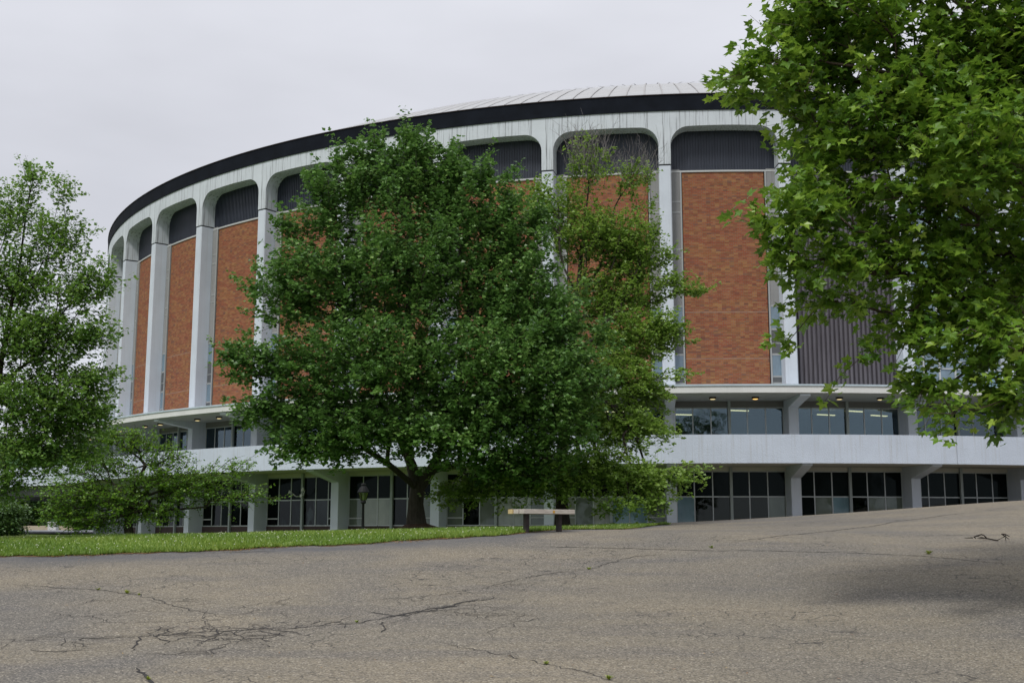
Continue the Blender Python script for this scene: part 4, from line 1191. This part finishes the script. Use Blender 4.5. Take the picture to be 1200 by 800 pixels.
# lighter maple right behind it
D2 = 47.0
b1 = W(659, 617, 43); b1[2] = hz(b1[0], b1[1]) - 0.02
trk = [b1, W(658, 590, 43.2), W(658, 545, 43.6), W(662, 480, 44.5), W(672, 400, 45.5), W(680, 310, D2), W(690, 215, D2)]
blobs = [BL(690, 205, D2, 16, 34, wgt=.5), BL(672, 195, D2, 6, 26, wgt=.5), BL(712, 200, D2, 7, 24, wgt=.5), BL(738, 215, D2, 16, 26, wgt=.5), BL(758, 215, D2, 8, 20, wgt=.4), BL(770, 270, D2, 12, 8), BL(780, 300, D2, 14, 6), BL(790, 440, 45, 14, 8), BL(650, 245, D2, 42, 30, wgt=.8), BL(700, 280, D2, 62, 36), BL(755, 245, D2, 12, 14, wgt=.6), BL(745, 300, D2, 38, 26),
         BL(720, 345, D2, 60, 36), BL(785, 335, D2, 22, 12), BL(740, 400, 46, 52, 36), BL(775, 388, 46, 24, 22), BL(812, 342, D2, 18, 5, wgt=1.5),
         BL(700, 440, 45, 62, 38), BL(752, 455, 45, 32, 28), BL(725, 500, 44, 52, 28), BL(770, 500, 44, 18, 10), BL(690, 545, 42.5, 60, 24), BL(640, 560, 42, 55, 20), BL(740, 560, 42.5, 48, 20),
         BL(790, 560, 43, 32, 14), BL(760, 585, 42, 22, 10), BL(730, 590, 41.5, 30, 12), BL(590, 565, 42, 50, 18), BL(540, 575, 42, 26, 12), BL(560, 225, 46, 22, 12, wgt=.3), BL(600, 235, 46, 22, 14, wgt=.5), BL(555, 575, 42, 40, 14)]
tree('maple_tree', 'lighter yellow-green maple with bare twigs at its top, behind the bench', 'tree', b1, trk, blobs, 2700, 27, 0.13, 0.13,
     LEAF_OVAL, 'leaf_light', 'bark_dark', 23, 0.21, bf=0.5, bare=230, flat=0.6, spray=0.6, up=0.2)
# pale linden at the left edge
D3 = 30.0
b2 = W(-40, 640, 31); b2[2] = hz(b2[0], b2[1]) - 0.02
trk = [b2, W(-30, 590, 30.5), W(-12, 500, D3), W(5, 400, D3), W(25, 300, D3), W(35, 225, D3)]
blobs = [BL(38, 215, D3, 16, 22, wgt=.5), BL(75, 225, D3, 14, 24, wgt=.4), BL(15, 255, D3, 30, 36, wgt=.6), BL(70, 285, D3, 34, 34, wgt=.6), BL(20, 330, D3, 46, 42, wgt=.8), BL(90, 345, D3, 36, 26, wgt=.8), BL(115, 330, D3, 22, 14, wgt=.7),
         BL(100, 390, D3, 34, 20), BL(40, 400, D3, 60, 40), BL(105, 445, D3, 30, 16), BL(50, 470, D3, 70, 42), BL(95, 490, D3, 34, 20), BL(40, 525, D3, 62, 28), BL(5, 565, D3, 30, 20, wgt=.7), BL(100, 530, D3, 22, 12),
         BL(-60, 330, D3, 60, 70, wgt=.6), BL(-70, 460, D3, 70, 70, wgt=.7), BL(-60, 540, D3, 50, 20, wgt=.5), BL(-30, 240, D3, 30, 40, wgt=.6)]
tree('linden_tree', 'airy pale green tree leaning in from the left edge in front of the arena', 'tree', b2, trk, blobs, 2700, 27, 0.092, 0.12,
     LEAF_OVAL, 'leaf_linden', 'bark_dark', 31, 0.11, bf=0.45, spray=0.42)
# spreading hawthorn
D4 = 50.0
b3 = W(152, 625, D4); b3[2] = hz(b3[0], b3[1]) - 0.02
trk = [b3, W(150, 600, D4), W(156, 575, D4), W(170, 545, D4)]
blobs = [BL(150, 520, D4, 34, 14), BL(190, 535, D4, 30, 14), BL(120, 545, D4, 44, 16), BL(185, 560, D4, 44, 20), BL(100, 575, D4, 48, 22), BL(140, 590, D4, 44, 22), BL(75, 600, D4, 26, 14), BL(90, 612, D4, 22, 8),
         BL(215, 575, D4, 32, 20), BL(245, 560, D4, 34, 16, wgt=.5), BL(280, 548, D4, 26, 10, wgt=.5), BL(270, 580, D4, 34, 16, wgt=.5), BL(305, 580, D4, 18, 14, wgt=.35), BL(125, 515, D4, 18, 8), BL(180, 600, D4, 34, 14), BL(120, 612, D4, 34, 8)]
tree('hawthorn_tree', 'low spreading yellow-green hawthorn with crooked branches on the lawn at left', 'tree', b3, trk, blobs, 1400, 19, 0.10, 0.14,
     LEAF_OVAL, 'leaf_thorn', 'bark_dark', 41, 0.15, bf=0.3, flat=0.45, twig_r=0.012, spray=0.5, up=0.1,
     limbs=[[W(156, 585, D4), W(190, 575, D4), W(225, 565, D4), W(245, 556, D4), W(275, 552, D4)], [W(156, 590, D4), W(185, 600, D4), W(215, 596, D4), W(240, 594, D4)]])
# plane tree at the right, nearest of all
D5 = 16.0
b4 = np.array([10.6, 17.5, 0.0]); b4[2] = hz(b4[0], b4[1]) - 0.03
trk = [b4, b4 + [0.05, 0, 1.6], b4 + [0, -0.1, 3.2], b4 + [-0.3, -0.2, 5.5], b4 + [-0.6, -0.4, 8.0]]
blobs = [BL(1000, 40, D5, 105, 60), BL(900, 90, D5, 50, 40), BL(865, 85, D5 - .5, 28, 16), BL(950, 110, D5, 60, 45), BL(1080, 130, D5, 110, 70), BL(985, 180, D5, 55, 45), BL(1160, 60, D5, 80, 70), BL(1150, 180, D5 - 1, 80, 60),
         BL(1040, 225, D5, 85, 42), BL(950, 245, D5 - .5, 40, 35), BL(905, 270, D5 - .5, 28, 14), BL(940, 300, D5 - .5, 36, 22), BL(1015, 300, D5, 70, 34), BL(1120, 300, D5, 90, 60), BL(935, 345, D5, 30, 14), BL(985, 345, D5, 40, 16), BL(930, 395, D5, 18, 6, wgt=.8),
         BL(1085, 375, D5, 52, 34), BL(1160, 390, D5 - .5, 60, 60), BL(1020, 405, D5, 30, 10), BL(990, 438, D5, 14, 8), BL(1085, 450, D5, 20, 22), BL(1180, 455, D5 - .5, 34, 34), BL(1130, 478, D5 - 1, 38, 12), BL(1190, 470, D5 - .5, 24, 22), BL(1085, 450, D5, 8, 10),
         BL(960, -10, D5, 60, 40), BL(1100, -60, D5, 140, 70), BL(1260, 120, D5, 90, 160), BL(1270, 350, D5, 80, 110), BL(1240, -100, D5 + 1, 160, 100), BL(1380, 100, D5 + 1, 110, 160), BL(1400, 320, D5 + 1, 100, 110), BL(1420, -60, D5 + 1, 130, 110),
         BL(1200, 150, D5 + 3, 150, 120), BL(1250, 350, D5 + 3, 120, 90)]
tree('plane_tree', 'broad-leaved plane tree reaching in from the upper right, its trunk out of view', 'tree', b4, trk, blobs, 3500, 18, 0.148, 0.145,
     LEAF_PLANE, 'leaf_plane', 'bark_plane', 53, 0.27, bf=0.3, singles=300, tilt=0.65, flat=0.8, spray=0.38, up=0.0)

# mulch mound round the dark maple
V = []; Fc = []; nr, ns = 8, 28; mr = np.random.default_rng(2)
for i in range(nr + 1):
    r = 1.35 * i / nr
    for j in range(ns):
        a = 2 * math.pi * j / ns; x, y = b0[0] + r * math.cos(a) * 1.0, b0[1] + r * math.sin(a)
        V.append((x - b0[0], y - b0[1], hz(x, y) - b0[2] + 0.30 * (0.5 + 0.5 * math.cos(math.pi * i / nr)) + mr.normal(0, 0.012) * (i < nr)))
for i in range(nr):
    for j in range(ns): Fc.append((i * ns + j, i * ns + (j + 1) % ns, (i + 1) * ns + (j + 1) % ns, (i + 1) * ns + j))
o = link('mulch_mound', mesh_np('mulch_mound', V, Fc), None, M['mulch'], tuple(b0)); tag(o, 'low mound of dark brown mulch round the foot of the dark maple', 'mulch')

# fallen twig on the asphalt at the right
g = on_ground(1170, 634)
mb = MB()
tw = [[(-1.0, -.05), (-.95, .0), (-.7, -.02), (-.45, .05), (-.2, .1), (0, .02), (.15, -.06), (.35, .03), (.7, .1)], [(0, .02), (-.05, .2), (-.1, .32)], [(-1.0, .0), (-1.04, .12)], [(.35, .03), (.5, .15), (.9, .2)], [(-.2, .1), (-.3, .22)], [(0.15, -.06), (0.0, -.12)]]
for pl in tw: mb.tube([(x * 0.55, y * 3.2, 0.02 + (0.13 * abs(math.sin(3.1 * x + 0.4)) + 0.09 * y if abs(x) > 0.01 else 0.0)) for x, y in pl], [0.014] * (len(pl) - 1) + [0.006], 5)
o = link('fallen_twig', mb.mesh('fallen_twig', True), None, M['bark_dark'], tuple(g)); tag(o, 'crooked dead twig lying on the asphalt at the right near the dark shadow', 'twig')

# ------------------------------------------------------------------ far left: car park, low wall, trees, wooded hills
sheet('far_car_park', *np.meshgrid(np.linspace(-75, -29, 20), np.linspace(96, 150, 20)), 0.02, M['asph_far'])
wl_ = W(30, 618, 152)
mb = MB(); mb.box(-14, 6, -0.2, 0.2, -0.3, 0.45); o = link('low_wall', mb.mesh('low_wall'), None, M['tan_kerb'], (wl_[0], 152, 0.4)); tag(o, 'long low tan wall at the far side of the car park', 'wall')
c_ = W(66, 618, 150); mb = MB(); mb.box(-0.5, 0.5, -0.5, 0.5, -0.3, 0.9); mb.box(-0.6, 0.6, -0.6, 0.6, 0.9, 1.0); o = link('gate_pier', mb.mesh('gate_pier'), None, M['canopy'], (c_[0], 149, 0.3)); tag(o, 'small pale masonry pier at the end of the low tan wall', 'pier')

def simple_tree(px, Y, hpx, wpx, label, seed, mat='leaf_far', ybase=622, n=520, lp=22, ls=None, group='trees standing beyond the car park'):
    b = W(px, ybase, Y); b[2] = hz(b[0], b[1])
    s = Y / F; hh, ww = hpx * s, wpx * s
    rg = np.random.default_rng(seed)
    bl = []
    for i in range(9):
        t = 0.25 + 0.7 * i / 8
        wdt = ww / 2 * math.sin(math.pi * min(0.95, t)) ** 0.6
        bl.append((b + [rg.uniform(-.35, .35) * ww, rg.uniform(-.3, .3) * ww, hh * t * 0.92], (max(0.5, wdt * 0.55),) * 2 + (hh * 0.16,)))
    tree('tree', label, 'tree', b, [b, b + [0, 0, hh * 0.25], b + [0.1, 0, hh * 0.7]], bl, n, lp, ls or 0.0045 * Y * 0.7, 0.007 * Y * 0.7, LEAF_OVAL, mat, 'bark_dark', seed, 0.01 * hh + 0.1, group=group, twig_r=0.01)
simple_tree(35, 170, 68, 60, 'rounded mid green tree beyond the car park, nearest the low wall', 61)
simple_tree(90, 190, 60, 60, 'mid green tree beyond the car park, seen under the footbridge by the hawthorn', 62)
simple_tree(-20, 140, 95, 70, 'tall green tree at the very left edge beyond the car park', 63)
simple_tree(0, 75, 34, 34, 'dark green bush at the left edge beside the car park entrance', 64, 'leaf_far', 627, 420, 26, 0.14, None)
simple_tree(-50, 110, 80, 70, 'dark tree just outside the left edge beyond the lawn', 65, 'leaf_maple')

# trees behind the viewer, mirrored in the concourse windows
for (bx, by, hh, ww, sd, lb_) in ((16, -36, 17, 10, 71, 'broad tree behind the viewer whose dark shape shows in the concourse windows'), (62, -40, 13, 7, 72, 'smaller tree behind the viewer, mirrored low in the right windows'),
                             (72, -44, 14, 7, 73, 'second small tree behind the viewer, mirrored low in the right windows'), (-6, -60, 12, 9, 74, 'low tree far behind the viewer')):
    b = np.array([bx, by, hz(bx, by)]); rg_ = np.random.default_rng(sd); bl = []
    for i in range(8):
        t = 0.3 + 0.65 * i / 7; bl.append((b + [rg_.uniform(-.3, .3) * ww, rg_.uniform(-.3, .3) * ww, hh * t], (ww * 0.32,) * 2 + (hh * 0.13,)))
    tree('tree', lb_, 'tree', b, [b, b + [0, 0, hh * 0.25], b + [0.1, 0, hh * 0.7]], bl, 420, 24, 0.38, 0.5, LEAF_OVAL, 'leaf_far', 'bark_dark', sd, 0.25, twig_r=0.02)

# wooded hills
def hills(name, Y0, depth, xs, prof, seed, col):
    rg = np.random.default_rng(seed)
    nx, ny = 260, 50
    X, T = np.meshgrid(np.linspace(xs[0], xs[1], nx), np.linspace(0, 1, ny))
    hgt = np.interp(X, *prof)
    Z = hgt * np.sin(T * math.pi / 2) ** 0.8 - 2 + rg.normal(0, 1.0, X.shape) * 1.6 * (T > 0.02)
    Y = Y0 + T * depth + rg.normal(0, 2, X.shape)
    v = np.stack([X, Y, Z], -1).reshape(-1, 3); i = np.arange(nx * ny).reshape(ny, nx)
    f = np.stack([i[:-1, :-1], i[:-1, 1:], i[1:, 1:], i[1:, :-1]], -1).reshape(-1, 4)
    t = NT(name + '_woods')
    c = t.ramp(t.noise(t.map(), 0.09, 6, 0.75), [(0.32, tuple(x * .55 for x in col)), (0.55, col), (0.75, tuple(x * 1.5 for x in col))])
    t.bump(t.noise(t.map(), 0.15, 5), 1.0, 4)
    o = link(name, mesh_np(name, v, f, True), None, t.set(Color=c, Roughness=1, Spec=0.0)); tag(o, kind='structure')
hills('hills', 700, 260, (-900, 900), ([-900, -500, -330, -240, -150, 0, 300, 900], [60, 72, 66, 56, 60, 45, 40, 55]), 3, (0.05, 0.10, 0.04))
